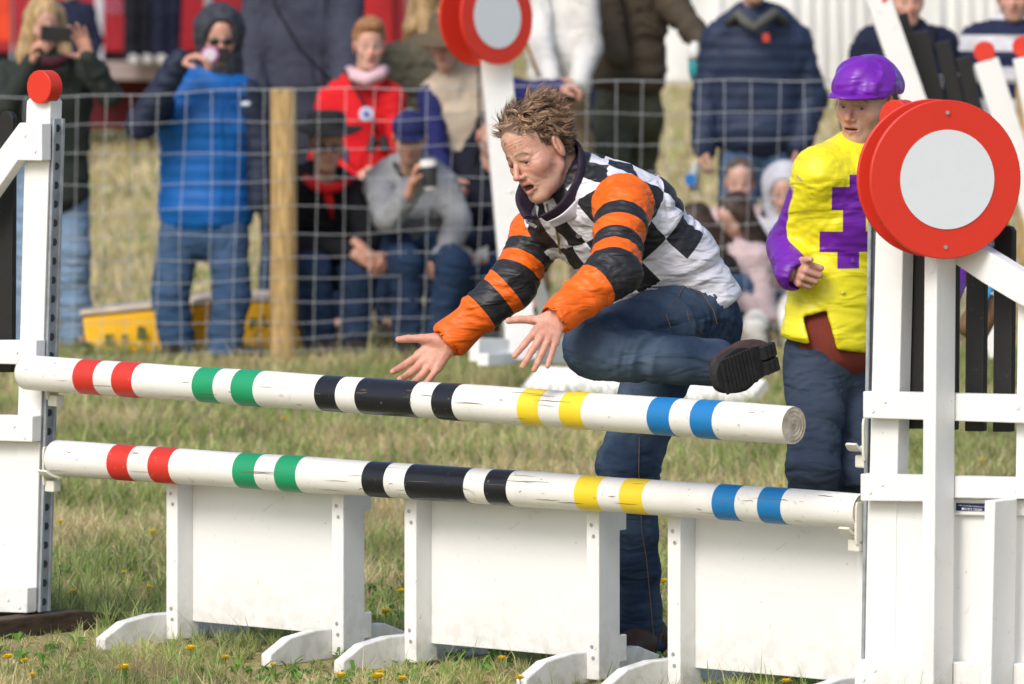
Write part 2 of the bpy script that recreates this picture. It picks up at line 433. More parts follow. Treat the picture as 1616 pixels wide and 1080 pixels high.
_cl = {}
def cloth(name, col, rough=.8, var=.12, bump=.4, bs=350, sheen=0, vs=8):
    return mat(name, col, rough=rough, var=var, vs=vs, bump=bump, bs=bs, spec=.25, sheen=sheen)
# ---------------------------------------------------------------- the jump's own frame: s along the poles, w towards the near left, z up
HO = A(-1.328, 17.75); HU = A(.775, -.632); HN = A(-.632, -.775)
U3 = A(.775, -.632, 0); N3 = A(-.632, -.775, 0); Z3 = A(0, 0, 1)
def Hw(s, w, z): return A(HO[0]+HU[0]*s+HN[0]*w, HO[1]+HU[1]*s+HN[1]*w, z)
def Hp(px, py, w=0.0):
    """point of the upright plane at offset w that is seen at photo pixel (px,py)"""
    k = (px-808)/FPX
    # HO + HU s + HN w = (k d, d)
    a = np.array([[HU[0], -k], [HU[1], -1.0]]); r = np.array([-HO[0]-HN[0]*w, -HO[1]-HN[1]*w])
    s, d = np.linalg.solve(a, r)
    return Hw(s, w, EYE-(py-HOR)/FPX*d)
def Hs(px, py, w=0.0):
    p = Hp(px, py, w); return float((p[:2]-HO-HN*w)@HU), float(p[2])
def hboard(name, pts, w1, w0, m, parent, bevel=.003):
    """board whose front outline (photo pixels) lies in the plane w1; it goes back to w0"""
    return MB().prism([Hp(x, y, w1) for x, y in pts], N3*(w0-w1)).build(name, m, parent, bevel=bevel)
def sboard(name, s0, s1, wz, m, parent, bevel=.003):
    """board in a plane across the jump, outline in (w,z)"""
    return MB().prism([Hw(s1, w, z) for w, z in wz], U3*(s0-s1)).build(name, m, parent, bevel=bevel)
def screws(pts, w, parent, r=.006):
    for x, y in pts:
        c = Hp(x, y, w+.001); MB().disc(c+N3*.001, N3, r, .003, n=10).build('screw', WHITE, parent)

# ---- left stand
ST = thing('jump_stand', 'white jump stand at the left edge, small red cap above, brown timber foot below', 'jump stand', Hw(-.05, 0, 0))
hboard('post', [(41.7, 160), (46.5, 155), (75, 155), (79.6, 160), (76, 280), (68, 540), (60, 780), (56, 965), (20, 965), (24, 780), (31, 540), (37.6, 280)], 0, -.05, WHITE, ST)
MB().disc(Hp(61, 137.5, .022), N3, .0475, .05, n=56, bev=.002).build('cap', RED_PAINT, ST, smooth=True, angle=35)
hboard('top_rail', [(30.5, 194), (65.7, 195), (65.7, 254), (28, 253.5), (0, 293), (-60, 377), (-60, 316), (0, 235)], .04, .0005, WHITE, ST)
hboard('rail', [(-70, 538), (57, 537), (56, 576), (-70, 573)], .04, .0005, WHITE, ST)
hboard('rail', [(-70, 654), (51, 657), (50, 698), (-70, 694)], .04, .0005, WHITE, ST)
hboard('panel', [(-70, 694), (60, 698), (56, 930), (-70, 926)], -.004, -.022, WHITE, ST)
hboard('rail', [(-70, 924), (43, 928), (42, 968), (-70, 964)], .04, .0005, WHITE, ST)
screws([(39, 213), (55, 238), (26, 555), (22, 672), (38, 690), (12, 946), (30, 958)], .041, ST)
hboard('slat', [(-3, 560), (-1, 186), (2, 179), (7, 176), (12, 176), (17, 179), (20, 186), (18, 588), (-5, 588)], -.052, -.072, BLACK_SLAT, ST)
hboard('slat', [(-52, 588), (-50, 300), (-45, 290), (-33, 290), (-28, 300), (-30, 588)], -.052, -.072, BLACK_SLAT, ST)
def track(x_top, y_top, x_bot, y_bot, side, parent, nh=27, w0=-.048, w1=-.004, holes=True):
    a = Hp(x_top, y_top, 0); b = Hp(x_bot, y_bot, 0); t = unit(b-a); L = np.linalg.norm(b-a); e = U3*.012*side
    m = MB()
    # folded channel: web plus two lips
    for (wa, wb, ee) in ((w0, w1, e*.3), (w0, w0+.008, e), (w1-.008, w1, e)):
        m.prism([a+N3*wa, a+N3*wb, b+N3*wb, b+N3*wa], ee)
    o = m.build('track', GALV, parent)
    if holes:
        for i in range(nh):
            c = a+t*(L*(i+.5)/nh)+N3*(w0+w1)/2+e*.3
            MB().disc(c+U3*side*.0012, U3*side, .011, .0016, n=14).build('pin_hole', HOLE, parent)
    return o
track(79.8, 188, 57, 966, 1, ST, nh=26)
sboard('foot', Hs(60, 960)[0]-.045, Hs(60, 960)[0]+.03, [(-.32, -.03), (-.31, .03), (-.15, .058), (.19, .058), (.34, .03), (.34, -.03)], BROWN_WOOD, ST, .006)
sboard('foot', Hs(20, 960)[0]-.1, Hs(20, 960)[0]-.03, [(-.2, 0), (-.2, .05), (.25, .055), (.33, .03), (.33, 0)], BROWN_WOOD, ST, .006)

# ---- right stand
SR = thing('jump_stand', 'white jump stand at the right edge carrying the large red target disc with pale centre', 'jump stand', Hw(2.95, 0, 0))
hboard('post', [(1386, 200), (1427, 200), (1424, 420), (1418, 660), (1415.5, 745), (1411, 1120), (1368, 1120), (1372, 745), (1374, 660), (1380, 420)], 0, -.05, WHITE, SR)
MB().disc(Hp(1411, 187, .022), N3, .047, .05, n=56, bev=.002).build('cap', RED_PAINT, SR, smooth=True, angle=35)
hboard('top_rail', [(1400, 262), (1426, 262), (1460, 330), (1500, 366), (1551, 392), (1585, 413), (1616, 431), (1680, 462), (1680, 512), (1640, 497), (1600, 476), (1550, 446), (1504, 415), (1450, 366), (1400, 330)], .045, .0005, WHITE, SR)
hboard('rail', [(1361.5, 618), (1700, 626), (1700, 671), (1361.5, 660)], .04, .0005, WHITE, SR)
hboard('rail', [(1357.5, 748), (1700, 757), (1700, 790), (1670, 789), (1500, 786), (1457, 792), (1357.5, 791)], .04, .0005, WHITE, SR)
hboard('panel', [(1369, 789), (1700, 797), (1700, 1046), (1364, 1046)], -.004, -.022, WHITE, SR)
hboard('rail', [(1348.5, 1042), (1700, 1050), (1700, 1100), (1348.5, 1090)], .04, .0005, WHITE, SR)
hboard('plate_board', [(1500, 787), (1700, 791), (1700, 816), (1500, 813)], .012, -.0035, WHITE, SR)
hboard('post', [(1606, 470), (1650, 470), (1645, 1120), (1598, 1120)], 0, -.05, WHITE, SR)
screws([(1396, 633), (1377, 648), (1606, 643), (1392, 764), (1373, 776), (1600, 774), (1380, 1057), (1362, 1072), (1478, 822)], .041, SR)
for x0, x1, yt, yb in ((1432, 1460, 262, 677), (1479, 1509, 300, 679), (1522, 1553, 325, 681), (1566, 1597, 356, 682)):
    hboard('slat', [(x0, yb), (x0+3, yt+9), (x0+8, yt+2), (x0+14, yt), (x1-11, yt), (x1-4, yt+2), (x1+1, yt+9), (x1-2, yb)], -.054, -.074, BLACK_SLAT, SR)
track(1375.6, 250, 1363.5, 1042, -1, SR, holes=False)
# disc post, a plank whose edge looks to the near left
a, b = Hp(1459.5, 300, .13), Hp(1452.5, 1130, .13)
MB().prism([a, a+U3*.039, b+U3*.039, b], -N3*.085).build('disc_post', WHITE, SR, bevel=.003)
a, b = Hp(1553.5, 790, .14), Hp(1546, 1130, .14)
MB().prism([a, a+U3*.032, b+U3*.032, b], -N3*.098).build('brace', WHITE, SR, bevel=.003)
DN = unit((math.sin(math.radians(15.5)), -math.cos(math.radians(15.5)), 0))
dc = P(1493, 283.5, 15.58); DR = 125.5/FPX*15.58
MB().disc(dc, DN, DR, .014, n=96, bev=.0022).build('disc', RED_PAINT, SR, smooth=True, angle=35)
MB().disc(dc+DN*.0015+A(.003, 0, 0), DN, 78.5/FPX*15.58, .0012, n=96).build('disc_centre', DISC_WHITE, SR)
MB().disc(dc-DN*.098, DN, DR, .014, n=96, bev=.0022).build('disc', RED_PAINT, SR, smooth=True, angle=35)
for (px, py) in ((1495, 178), (1492, 390.5)):
    MB().disc(P(px, py, 15.58)+DN*.004, DN, .005, .006, n=12).build('screw', STEEL, SR)
# maker's plate
NAVY_PLATE = mat('navy_plate', (.012, .02, .10), rough=.35, var=.05)
hboard('plate', [(1508.5, 794), (1559, 795), (1559, 807), (1508.5, 806)], .0145, .0122, NAVY_PLATE, SR, bevel=0)
LETTER = mat('white_lettering', (.75, .77, .8), rough=.5, var=.03)
def lettering(txt, name, origin, right, up, width, height, m, parent, depth=.0003, bold=0):
    cu = bpy.data.curves.new(name, 'FONT'); cu.body = txt; cu.size = 1; cu.resolution_u = 2; cu.offset = bold
    t = bpy.data.objects.new(name, cu); COL.objects.link(t); dg = bpy.context.evaluated_depsgraph_get()
    me = bpy.data.meshes.new_from_object(t.evaluated_get(dg)); bpy.data.objects.remove(t)
    co = np.array([v.co for v in me.vertices]); lo, hi = co.min(0), co.max(0)
    nrm = np.cross(right, up)
    V = [np.asarray(origin)+np.asarray(right)*((c[0]-lo[0])/(hi[0]-lo[0])*width)+np.asarray(up)*((c[1]-lo[1])/(hi[1]-lo[1])*height)+nrm*depth for c in co]
    F = [tuple(p.vertices) for p in me.polygons]
    return mesh(name, V, F, m, parent, smooth=False)
o1 = Hp(1512, 799.3, .0148); w1_ = np.linalg.norm(Hp(1555, 800.4, .0148)-o1)
lettering('www.countryhomesjumps.co.uk', 'lettering', o1, U3, Z3, w1_, .0055, LETTER, SR)
o2 = Hp(1522, 805.1, .0148); w2_ = np.linalg.norm(Hp(1550, 806, .0148)-o2)
lettering('01473 735089', 'lettering', o2, U3, Z3, w2_, .006, LETTER, SR, bold=.01)
hboard('telephone_mark', [(1517.6, 804.8), (1517.6, 802.6), (1518.6, 801.2), (1520.4, 801.2), (1521.2, 802.6), (1521.2, 804.8)], .0152, .0146, LETTER, SR, bevel=0)
sboard('foot', 2.86, 2.9, [(-.3, 0), (-.28, .035), (-.14, .068), (.17, .068), (.30, .03), (.30, 0)], WHITE, SR, .004)

# ---- cups
def cup(px, py, w, side, label):
    """plate on the track, shallow dish, pin block"""
    s, z = Hs(px, py, 0); base = Hw(s, w, z)
    t = thing('jump_cup', label, 'jump cup', base)
    m = MB(); pl = [(-.022, -.055), (.022, -.055), (.026, -.04), (.026, .04), (.022, .055), (-.022, .055), (-.026, .04), (-.026, -.04)]
    MB().prism([base+N3*a_+Z3*b_ for a_, b_ in pl], U3*.007*side).build('plate', CUPP, t, bevel=.002)
    n = 10; V = []; F = []
    for i in range(n+1):
        th = math.radians(-52+104*i/n)
        for r in (.058, .066):
            for k in (0, .05):
                taper = 1.0
                V.append(base+N3*(math.sin(th)*r)+Z3*(.022-math.cos(th)*r*.85)+U3*side*(.007+k*(1-.35*abs(i-n/2)/(n/2))))
    for i in range(n):
        a_ = 4*i; b_ = a_+4
        F += [(a_, a_+1, b_+1, b_), (a_+2, b_+2, b_+3, a_+3), (a_+1, a_+3, b_+3, b_+1), (a_, b_, b_+2, a_+2)]
    F += [(0, 2, 3, 1), (4*n, 4*n+1, 4*n+3, 4*n+2)]
    mesh('dish', V, F, CUPP, t, smooth=False)
    MB().box(base+U3*side*.018-Z3*.058, (.018, .016, .016), [U3, N3, Z3]).build('pin_block', CUPP, t, bevel=.004)
    return t
cup(74, 735, -.005, 1, 'cream plastic cup under the left end of the lower pole')
cup(79, 600, -.005, 1, 'cream plastic cup under the left end of the upper pole')
cup(1359, 826, -.005, -1, 'cream plastic cup under the right end of the lower pole')
cup(1365, 694, -.02, -1, 'empty cream plastic cup on the right stand, beside the dislodged pole end')

# ---- poles
def ring(n, c, ax, r, k0=0):
    a = unit(np.cross(ax, (0, 0, 1))); b = np.cross(a, ax)
    return [c+r*(a*math.cos(2*math.pi*k/n)+b*math.sin(2*math.pi*k/n)) for k in range(n)]
END = mat('sawn_pole_end', (.60, .55, .47), rough=.9, var=.35, vs=30, bump=.8, bs=80, col2=(.30, .26, .21))
PCRACK = mat('dark_crack', (.16, .12, .08), rough=.9)
def jump_pole(L3, R3, r0, r1, pl, pr, bands, label, cracks):
    t = thing('jump_pole', label, 'jump pole', (L3+R3)/2)
    ax = unit(R3-L3); L = np.linalg.norm(R3-L3); n = 48
    def at(f): return L3+(R3-L3)*f
    def rad(f): return r0+(r1-r0)*f+.0006*math.sin(f*23)+.0005*math.sin(f*41+1)
    fs = [0, .0015]+[i/60 for i in range(1, 60)]+[.9985, 1]
    V = []
    for f in fs: V += ring(n, at(f), ax, rad(f)-(.003 if f in (0, 1) else 0))
    m = MB(); m.V = [tuple(v) for v in V]
    for i in range(len(fs)-1):
        for k in range(n): m.F.append((i*n+k, (i+1)*n+k, (i+1)*n+(k+1) % n, i*n+(k+1) % n)); m.M.append(0)
    o = m.build('pole_body', WHITE_POLE, t, smooth=True)
    # sawn ends with growth rings
    for f, sg in ((0, -1), (1, 1)):
        e = MB(); V = []; rr = [.0]+[(r0 if f == 0 else r1)*q for q in (.09, .1, .28, .3, .5, .52, .72, .75, .93, .96)]
        V = [at(f)+ax*sg*-.004]
        for j, q in enumerate(rr[1:]):
            V += ring(n, at(f)+ax*sg*(.0012*(j % 2)+.0006*math.sin(j*3)), ax, q)
        F = [(0, 1+(k+1) % n, 1+k) for k in range(n)]
        for j in range(len(rr)-2): F += [(1+j*n+k, 1+j*n+(k+1) % n, 1+(j+1)*n+(k+1) % n, 1+(j+1)*n+k) for k in range(n)]
        if sg < 0: F = [tuple(reversed(x)) for x in F]
        mesh('end_grain', V, F, END, t, smooth=False)
    # painted bands, each a thin skin of paint
    def f_of(px_edge, d_guess_r):
        px = px_edge+.63*d_guess_r
        # solve projected x of axis point
        lo, hi = 0., 1.
        for _ in range(40):
            mid = (lo+hi)/2; q = at(mid); x = 808+q[0]/q[1]*FPX
            if x < px: lo = mid
            else: hi = mid
        return (lo+hi)/2
    for e0, e1, mt, nm in bands:
        f0, f1 = f_of(e0, 28), f_of(e1, 28); V = []; ns = 6
        for j in range(ns+1):
            f = f0+(f1-f0)*j/ns; V += ring(n, at(f), ax, rad(f)+.0007)
        F = [(j*n+k, (j+1)*n+k, (j+1)*n+(k+1) % n, j*n+(k+1) % n) for j in range(ns) for k in range(n)]
        # paint edge
        V += ring(n, at(f0), ax, rad(f0)-.001)+ring(n, at(f1), ax, rad(f1)-.001); q = (ns+1)*n
        F += [(q+k, k, (k+1) % n, q+(k+1) % n) for k in range(n)]+[(ns*n+k, q+n+k, q+n+(k+1) % n, ns*n+(k+1) % n) for k in range(n)]
        b_ = mesh('painted_band', V, F, mt, t, smooth=True); b_['label'] = nm
        try: b_.data.set_sharp_from_angle(angle=math.radians(40))
        except Exception: pass
    # drying cracks and knocks along the grain
    rnd = random.Random(cracks); cr = MB(); up = unit(np.cross(ax, np.cross((0, 0, 1), ax)))
    sd = unit(np.cross(ax, up)); sd = sd if sd[1] < 0 else -sd
    for _ in range(46):
        f = rnd.uniform(.01, .99); th = rnd.uniform(-.9, 1.0); ln = rnd.choice([.01, .015, .03, .05, .09, .14])*rnd.uniform(.5, 1.2); k = 7; wd = rnd.uniform(.0004, .0013)
        pts = []
        for i in range(k):
            ff = f+ln*(i/(k-1)-.5)/L; th += rnd.uniform(-.03, .03)
            if not 0.002 < ff < .998: continue
            d_ = sd*math.cos(th)+up*math.sin(th); pts.append((at(ff)+d_*(rad(ff)+.0009), up*math.cos(th)-sd*math.sin(th), wd*math.sin(math.pi*(i+.3)/(k-.4))))
        if len(pts) < 3: continue
        b0 = len(cr.V)
        for p_, t_, w_ in pts: cr.V += [tuple(p_-t_*w_), tuple(p_+t_*w_)]
        for i in range(len(pts)-1): cr.F.append((b0+2*i, b0+2*i+1, b0+2*i+3, b0+2*i+2)); cr.M.append(0)
    c_ = cr.build('crack', PCRACK, t); c_['kind'] = 'stuff'
    return t
def bands(l):
    cs = [(RED_BAND, 'red band')]*2+[(GREEN_BAND, 'green band')]*2+[(BLACK_BAND, 'narrow black band'), (BLACK_BAND, 'wide black band'), (BLACK_BAND, 'narrow black band')]+[(YELLOW_BAND, 'yellow band')]*2+[(BLUE_BAND, 'blue band')]*2
    return [(a, b, m, n) for (a, b), (m, n) in zip(l, cs)]
jump_pole(P(42, 588, 17.72), P(1252, 671.3, 15.85), .0488, .0492, 0, 0,
          bands([(116, 148), (177, 209), (304, 337), (366, 400.5), (497.3, 530), (561, 649), (682, 714.5), (817, 850), (883, 917.6), (1022, 1057), (1090, 1125)]),
          'upper white pole with coloured bands, knocked off its right cup', 3)
jump_pole(P(88, 723, 17.75), P(1361, 807, 15.95), .0508, .0455, 0, 0,
          bands([(169.4, 201.5), (234, 266.5), (367, 401.4), (433.5, 466.8), (570.7, 605), (638, 730.7), (763.4, 798.4), (905.3, 941), (976, 1012), (1122.2, 1158), (1194, 1230.6)]),
          'lower white pole with coloured bands, resting in both cups', 5)

# ---- low filler gates under the poles
FEET_S = []
def filler(xl, yl, xr, yr, label, lean=0):
    s0, _ = Hs(xl, yl, -.058); s1, _ = Hs(xr, yr, -.058)
    t = thing('filler_gate', label, 'filler gate', Hw((s0+s1)/2, 0, 0), 'white filler gates below the poles')
    th = .043; W1, W0 = -.058, -.150
    for i, s in enumerate((s0, s1)):
        FEET_S.append(s+.02)
        wz = [(W1, .012), (W1, .482), (W0-.028, .482), (W0-.028, .405), (W0, .405), (W0, .125), (W0-.03, .125), (W0-.03, .052), (W0, .052), (W0, .012)]
        sboard('upright', s, s+th, wz, WHITE, t)
        sboard('foot', s+.004-.04, s-.0005, [(-.42, 0), (-.42, .035), (-.29, .080), (.0, .086), (.11, .074), (.195, .035), (.195, 0)], WHITE, t, .004)
        for zz in (.425, .395, .10, .07):
            MB().disc(Hw(s+th/2+.004*math.sin(zz*99), W1+.0015, zz), N3, .0055, .003, n=10).build('screw', STEEL, t)
    MB().prism([Hw(s0+th, -.122, .06), Hw(s1, -.122, .06), Hw(s1, -.122, .48), Hw(s0+th, -.122, .48)], -N3*.012).build('panel', WHITE, t, bevel=.002)
    return t
filler(262, 1010, 523, 1006, 'left white filler gate with empty grass on its left side')
filler(637.6, 1065, 925, 1056, 'middle white filler gate standing in front of the leaping man\'s standing foot')
filler(1053, 1090, 1352, 1086, 'right white filler gate reaching to the right stand')
# ---------------------------------------------------------------- field
FIELD = bpy.data.materials.new('field_soil'); FIELD.use_nodes = True
def _field():
    nt = FIELD.node_tree; N = nt.nodes; L = nt.links; b = N['Principled BSDF']; b.inputs['Roughness'].default_value = 1; b.inputs['Specular IOR Level'].default_value = .05
    g = N.new('ShaderNodeNewGeometry'); n = N.new('ShaderNodeTexNoise'); n.inputs['Scale'].default_value = 1.2; n.inputs['Detail'].default_value = 8; L.new(g.outputs['Position'], n.inputs['Vector'])
    r = N.new('ShaderNodeValToRGB'); e = r.color_ramp.elements; e[0].position = .35; e[0].color = (.30, .28, .11, 1); e[1].position = .65; e[1].color = (.54, .46, .23, 1)
    L.new(n.outputs[0], r.inputs[0])
    n2 = N.new('ShaderNodeTexNoise'); n2.inputs['Scale'].default_value = 25; n2.inputs['Detail'].default_value = 5; L.new(g.outputs['Position'], n2.inputs['Vector'])
    x = mixcol(nt, n2.outputs[0], r.outputs[0], (.24, .21, .09)); L.new(x, b.inputs['Base Color'])
    bp = N.new('ShaderNodeBump'); bp.inputs['Distance'].default_value = .05; L.new(n2.outputs[0], bp.inputs['Height']); L.new(bp.outputs[0], b.inputs['Normal'])
_field()
def gz(x, y):
    """gentle unevenness of the field; level round the jump"""
    far = np.clip((y-34)/30, 0, 1)
    return -.02+.03*far*np.sin(x*.5+y*.11)
xs = np.linspace(-120, 120, 61); ys = np.concatenate([np.linspace(-20, 14, 8), np.linspace(15, 60, 46), np.linspace(64, 400, 40)])
XX, YY = np.meshgrid(xs, ys); ZZ = np.where(YY < 34, -.0, gz(XX, YY)+.02)
gv = np.stack([XX.ravel(), YY.ravel(), ZZ.ravel()], 1); nx = len(xs)
gf = np.array([(j*nx+i, j*nx+i+1, (j+1)*nx+i+1, (j+1)*nx+i) for j in range(len(ys)-1) for i in range(nx-1)])
tag(mesh('ground', gv, gf, FIELD, base=(0, 0, 0)), 'dry green and straw coloured grass field', 'ground', kind='structure')

GRASS = bpy.data.materials.new('grass_blades'); GRASS.use_nodes = True
def _g():
    nt = GRASS.node_tree; N = nt.nodes; b = N['Principled BSDF']; b.inputs['Roughness'].default_value = .6; b.inputs['Specular IOR Level'].default_value = .25
    a = N.new('ShaderNodeAttribute'); a.attribute_name = 'tint'; nt.links.new(a.outputs['Color'], b.inputs['Base Color'])
    tr = N.new('ShaderNodeBsdfTranslucent'); nt.links.new(a.outputs['Color'], tr.inputs[0]); mx = N.new('ShaderNodeMixShader'); mx.inputs[0].default_value = .42
    nt.links.new(b.outputs[0], mx.inputs[1]); nt.links.new(tr.outputs[0], mx.inputs[2]); nt.links.new(mx.outputs[0], N['Material Output'].inputs[0])
_g()
rng = np.random.default_rng(11)
def blades(name, y0, y1, dens, hmin, hmax, wid, side=1.55, clump=True, straw_bias=0.0, parent=None):
    n = int((y1-y0)*((y0+y1)/2)*.165*side*dens)
    y = np.sqrt(rng.uniform(y0*y0, y1*y1, n)); x = rng.uniform(-.5, .5, n)*y*.165*side
    if clump:   # gather into tufts
        cx = np.floor(x/.07+vnoise(np.stack([x*4, y*4, x*0], 1))*.7); cy = np.floor(y/.09)
        hx = _h(cx.astype(int), cy.astype(int), (cx*0+3).astype(int)); hy = _h(cx.astype(int), cy.astype(int), (cx*0+9).astype(int))
        x = x*.45+((cx+.5+.3*hx)*.07)*.55; y = y*.45+((cy+.5+.3*hy)*.09)*.55
    patch = vnoise(np.stack([x*1.7, y*1.1, x*0+2], 1))*.6+vnoise(np.stack([x*6, y*5, x*0+5], 1))*.4
    h = rng.uniform(hmin, hmax, n)*(1+.45*vnoise(np.stack([x*3, y*3, x*0+8], 1)))*np.where(rng.random(n) < .05, 2.0, 1)
    # trodden short round the feet of the jump
    ss = (x-HO[0])*HU[0]+(y-HO[1])*HU[1]; ww_ = (x-HO[0])*HN[0]+(y-HO[1])*HN[1]
    tr_ = np.zeros(n)
    for s_c, s_r, w_lo, w_hi in [(-.04, .22, -.2, .75)]+[(q, .09, -.5, .45) for q in FEET_S]:
        tr_ = np.maximum(tr_, np.clip(1.6-np.abs(ss-s_c)/s_r, 0, 1)*np.clip((ww_-w_lo)/.1, 0, 1)*np.clip((w_hi-ww_)/.1, 0, 1))
    h = h*(1-.62*tr_)
    th = rng.uniform(0, 2*math.pi, n); lean = rng.gamma(2.0, .27, n)
    straw = (rng.random(n) < np.clip(.38+1.1*patch+straw_bias, .06, .95))
    lean = np.where(straw, lean*1.3, lean)
    dx, dy = np.cos(th), np.sin(th); w = wid*rng.uniform(.6, 1.4, n)*np.where(straw, .8, 1.2)
    # blade plane is turned at random as well
    ph = rng.uniform(0, math.pi, n); wx, wy = np.cos(ph), np.sin(ph)
    z0 = np.where(y < 34, 0, gz(x, y)+.02)-.004
    def lvl(t, ww):
        ox = dx*h*lean*t*t; oy = dy*h*lean*t*t; oz = h*t*np.sqrt(np.maximum(.15, 1-(.55*lean*t)**2))
        L_ = np.stack([x+ox-wx*w*ww, y+oy-wy*w*ww, z0+oz], 1); R_ = np.stack([x+ox+wx*w*ww, y+oy+wy*w*ww, z0+oz], 1); return L_, R_
    a0, a1 = lvl(0, 1.); b0, b1 = lvl(.5, .85); c0, c1 = lvl(1., .12)
    V = np.stack([a0, a1, b0, b1, c0, c1], 1).reshape(-1, 3); k = np.arange(n)*6
    F = np.concatenate([np.stack([k, k+1, k+3, k+2], 1), np.stack([k+2, k+3, k+5, k+4], 1)])
    g = np.array([(.29, .38, .11), (.36, .44, .13), (.42, .48, .18), (.22, .31, .09), (.47, .50, .23)]); s = np.array([(.74, .64, .37), (.66, .54, .28), (.80, .71, .46), (.55, .43, .20), (.76, .60, .38)])
    c = np.where(straw[:, None], s[rng.integers(0, 5, n)], g[rng.integers(0, 5, n)])*rng.uniform(.6, 1.25, (n, 1))*np.clip(1+.35*vnoise(np.stack([x*5+7, y*4, x*0+1], 1)), .6, 1.3)[:, None]
    cc = np.repeat(c, 6, 0); cc = cc.reshape(n, 6, 3); cc = cc.reshape(-1, 3)
    return mesh(name, V, F, GRASS, smooth=True, col=cc, base=(0, (y0+y1)/2, 0))
g1 = blades('grass', 14.6, 17.9, 11000, .018, .056, .0013, straw_bias=.10); tag(g1, 'mixed green and straw grass around the feet of the jump', 'grass', kind='stuff')
g2 = blades('grass', 17.9, 21.5, 5200, .028, .078, .0015, straw_bias=.12); tag(g2, 'mixed green and straw grass just behind the jump', 'grass', kind='stuff')
g3 = blades('grass', 21.5, 30, 2100, .035, .08, .0024, straw_bias=.15); tag(g3, 'longer grass between the jump and the wire fence', 'grass', kind='stuff')
g4 = blades('grass', 30, 48, 420, .05, .10, .006, straw_bias=.75); tag(g4, 'dry straw coloured grass where the spectators are', 'grass', kind='stuff')
g5 = blades('grass', 48, 95, 60, .07, .14, .014, straw_bias=.95, clump=False); tag(g5, 'dry far grass beyond the spectators', 'grass', kind='stuff')

# broad-leaved weeds
def weeds(n, y0, y1):
    V = []; F = []; Cc = []
    for _ in range(n):
        y = math.sqrt(rng.uniform(y0*y0, y1*y1)); x = rng.uniform(-.5, .5)*y*.18
        if fbm(np.array([[x*2.2, y*1.7, 4.]]), 2)[0] < .05: continue
        for j in range(rng.integers(4, 9)):
            th = rng.uniform(0, 6.28); L = rng.uniform(.02, .05); w = L*rng.uniform(.2, .45); up = rng.uniform(.2, 1.2); d = A(math.cos(th), math.sin(th), 0); s = A(-d[1], d[0], 0)
            c0 = A(x, y, .004)+d*.004; hgt = rng.uniform(.01, .035); b = len(V)
            p = [c0, c0+d*L*.35+s*w*.5+A(0, 0, hgt), c0+d*L*.35-s*w*.5+A(0, 0, hgt), c0+d*L*.8+s*w*.5+A(0, 0, hgt*1.25*up), c0+d*L*.8-s*w*.5+A(0, 0, hgt*1.25*up), c0+d*L*1.1+A(0, 0, hgt*1.1*up)]
            V += p; F += [(b, b+1, b+2, b+2), (b+1, b+3, b+4, b+2), (b+3, b+5, b+5, b+4)]
            g = A(.13, .27, .045)*rng.uniform(.7, 1.5); Cc += [g]*6
    F = [tuple(dict.fromkeys(f)) for f in F]
    return mesh('weeds', V, F, GRASS, col=np.array(Cc), base=(0, (y0+y1)/2, 0), smooth=False)
tag(weeds(1500, 15.2, 20), 'low broad-leaved weeds and clover among the grass', 'weeds', kind='stuff')

# dandelions
DY = mat('dandelion_yellow', (.95, .68, .015), rough=.7, var=.15, vs=200); DS = mat('dandelion_stem', (.16, .2, .05), rough=.7)
def dandelion_proto(px, py, size, label):
    top = .06; d = (EYE-top)*FPX/(py-HOR)
    base = A((px-808)/FPX*d, d, 0)
    t = thing('dandelion', label, 'flower', base, 'yellow dandelion flowers in the grass')
    build_dandelion(t, base, max(top, .03), size); return t
def build_dandelion(t, base, top, size):
    MB().tube([base, base+A(.003, .002, top*.6), base+A(.001, 0, top)], [.0016, .0014, .0016], n=6).build('stem', DS, t)
    V = []; F = []; c = base+A(.001, 0, top)
    for ringi, (n, L, up) in enumerate(((20, 1., .45), (17, .85, .85), (12, .6, 1.4), (7, .35, 2.2))):
        for i in range(n):
            th = 2*math.pi*(i+.5*(ringi % 2))/n+random.uniform(-.08, .08); dd = A(math.cos(th), math.sin(th), 0); s = A(-dd[1], dd[0], 0); l = size*1.15*L*random.uniform(.85, 1.1); b = len(V)
            V += [c-s*.0008, c+s*.0008, c+dd*l*.6+s*size*.1+A(0, 0, l*.6*up), c+dd*l*.6-s*size*.1+A(0, 0, l*.6*up), c+dd*l+A(0, 0, l*up*.8)]
            F += [(b, b+1, b+2, b+3), (b+3, b+2, b+4)]
    mesh('flower_head', V, F, DY, t, smooth=False)
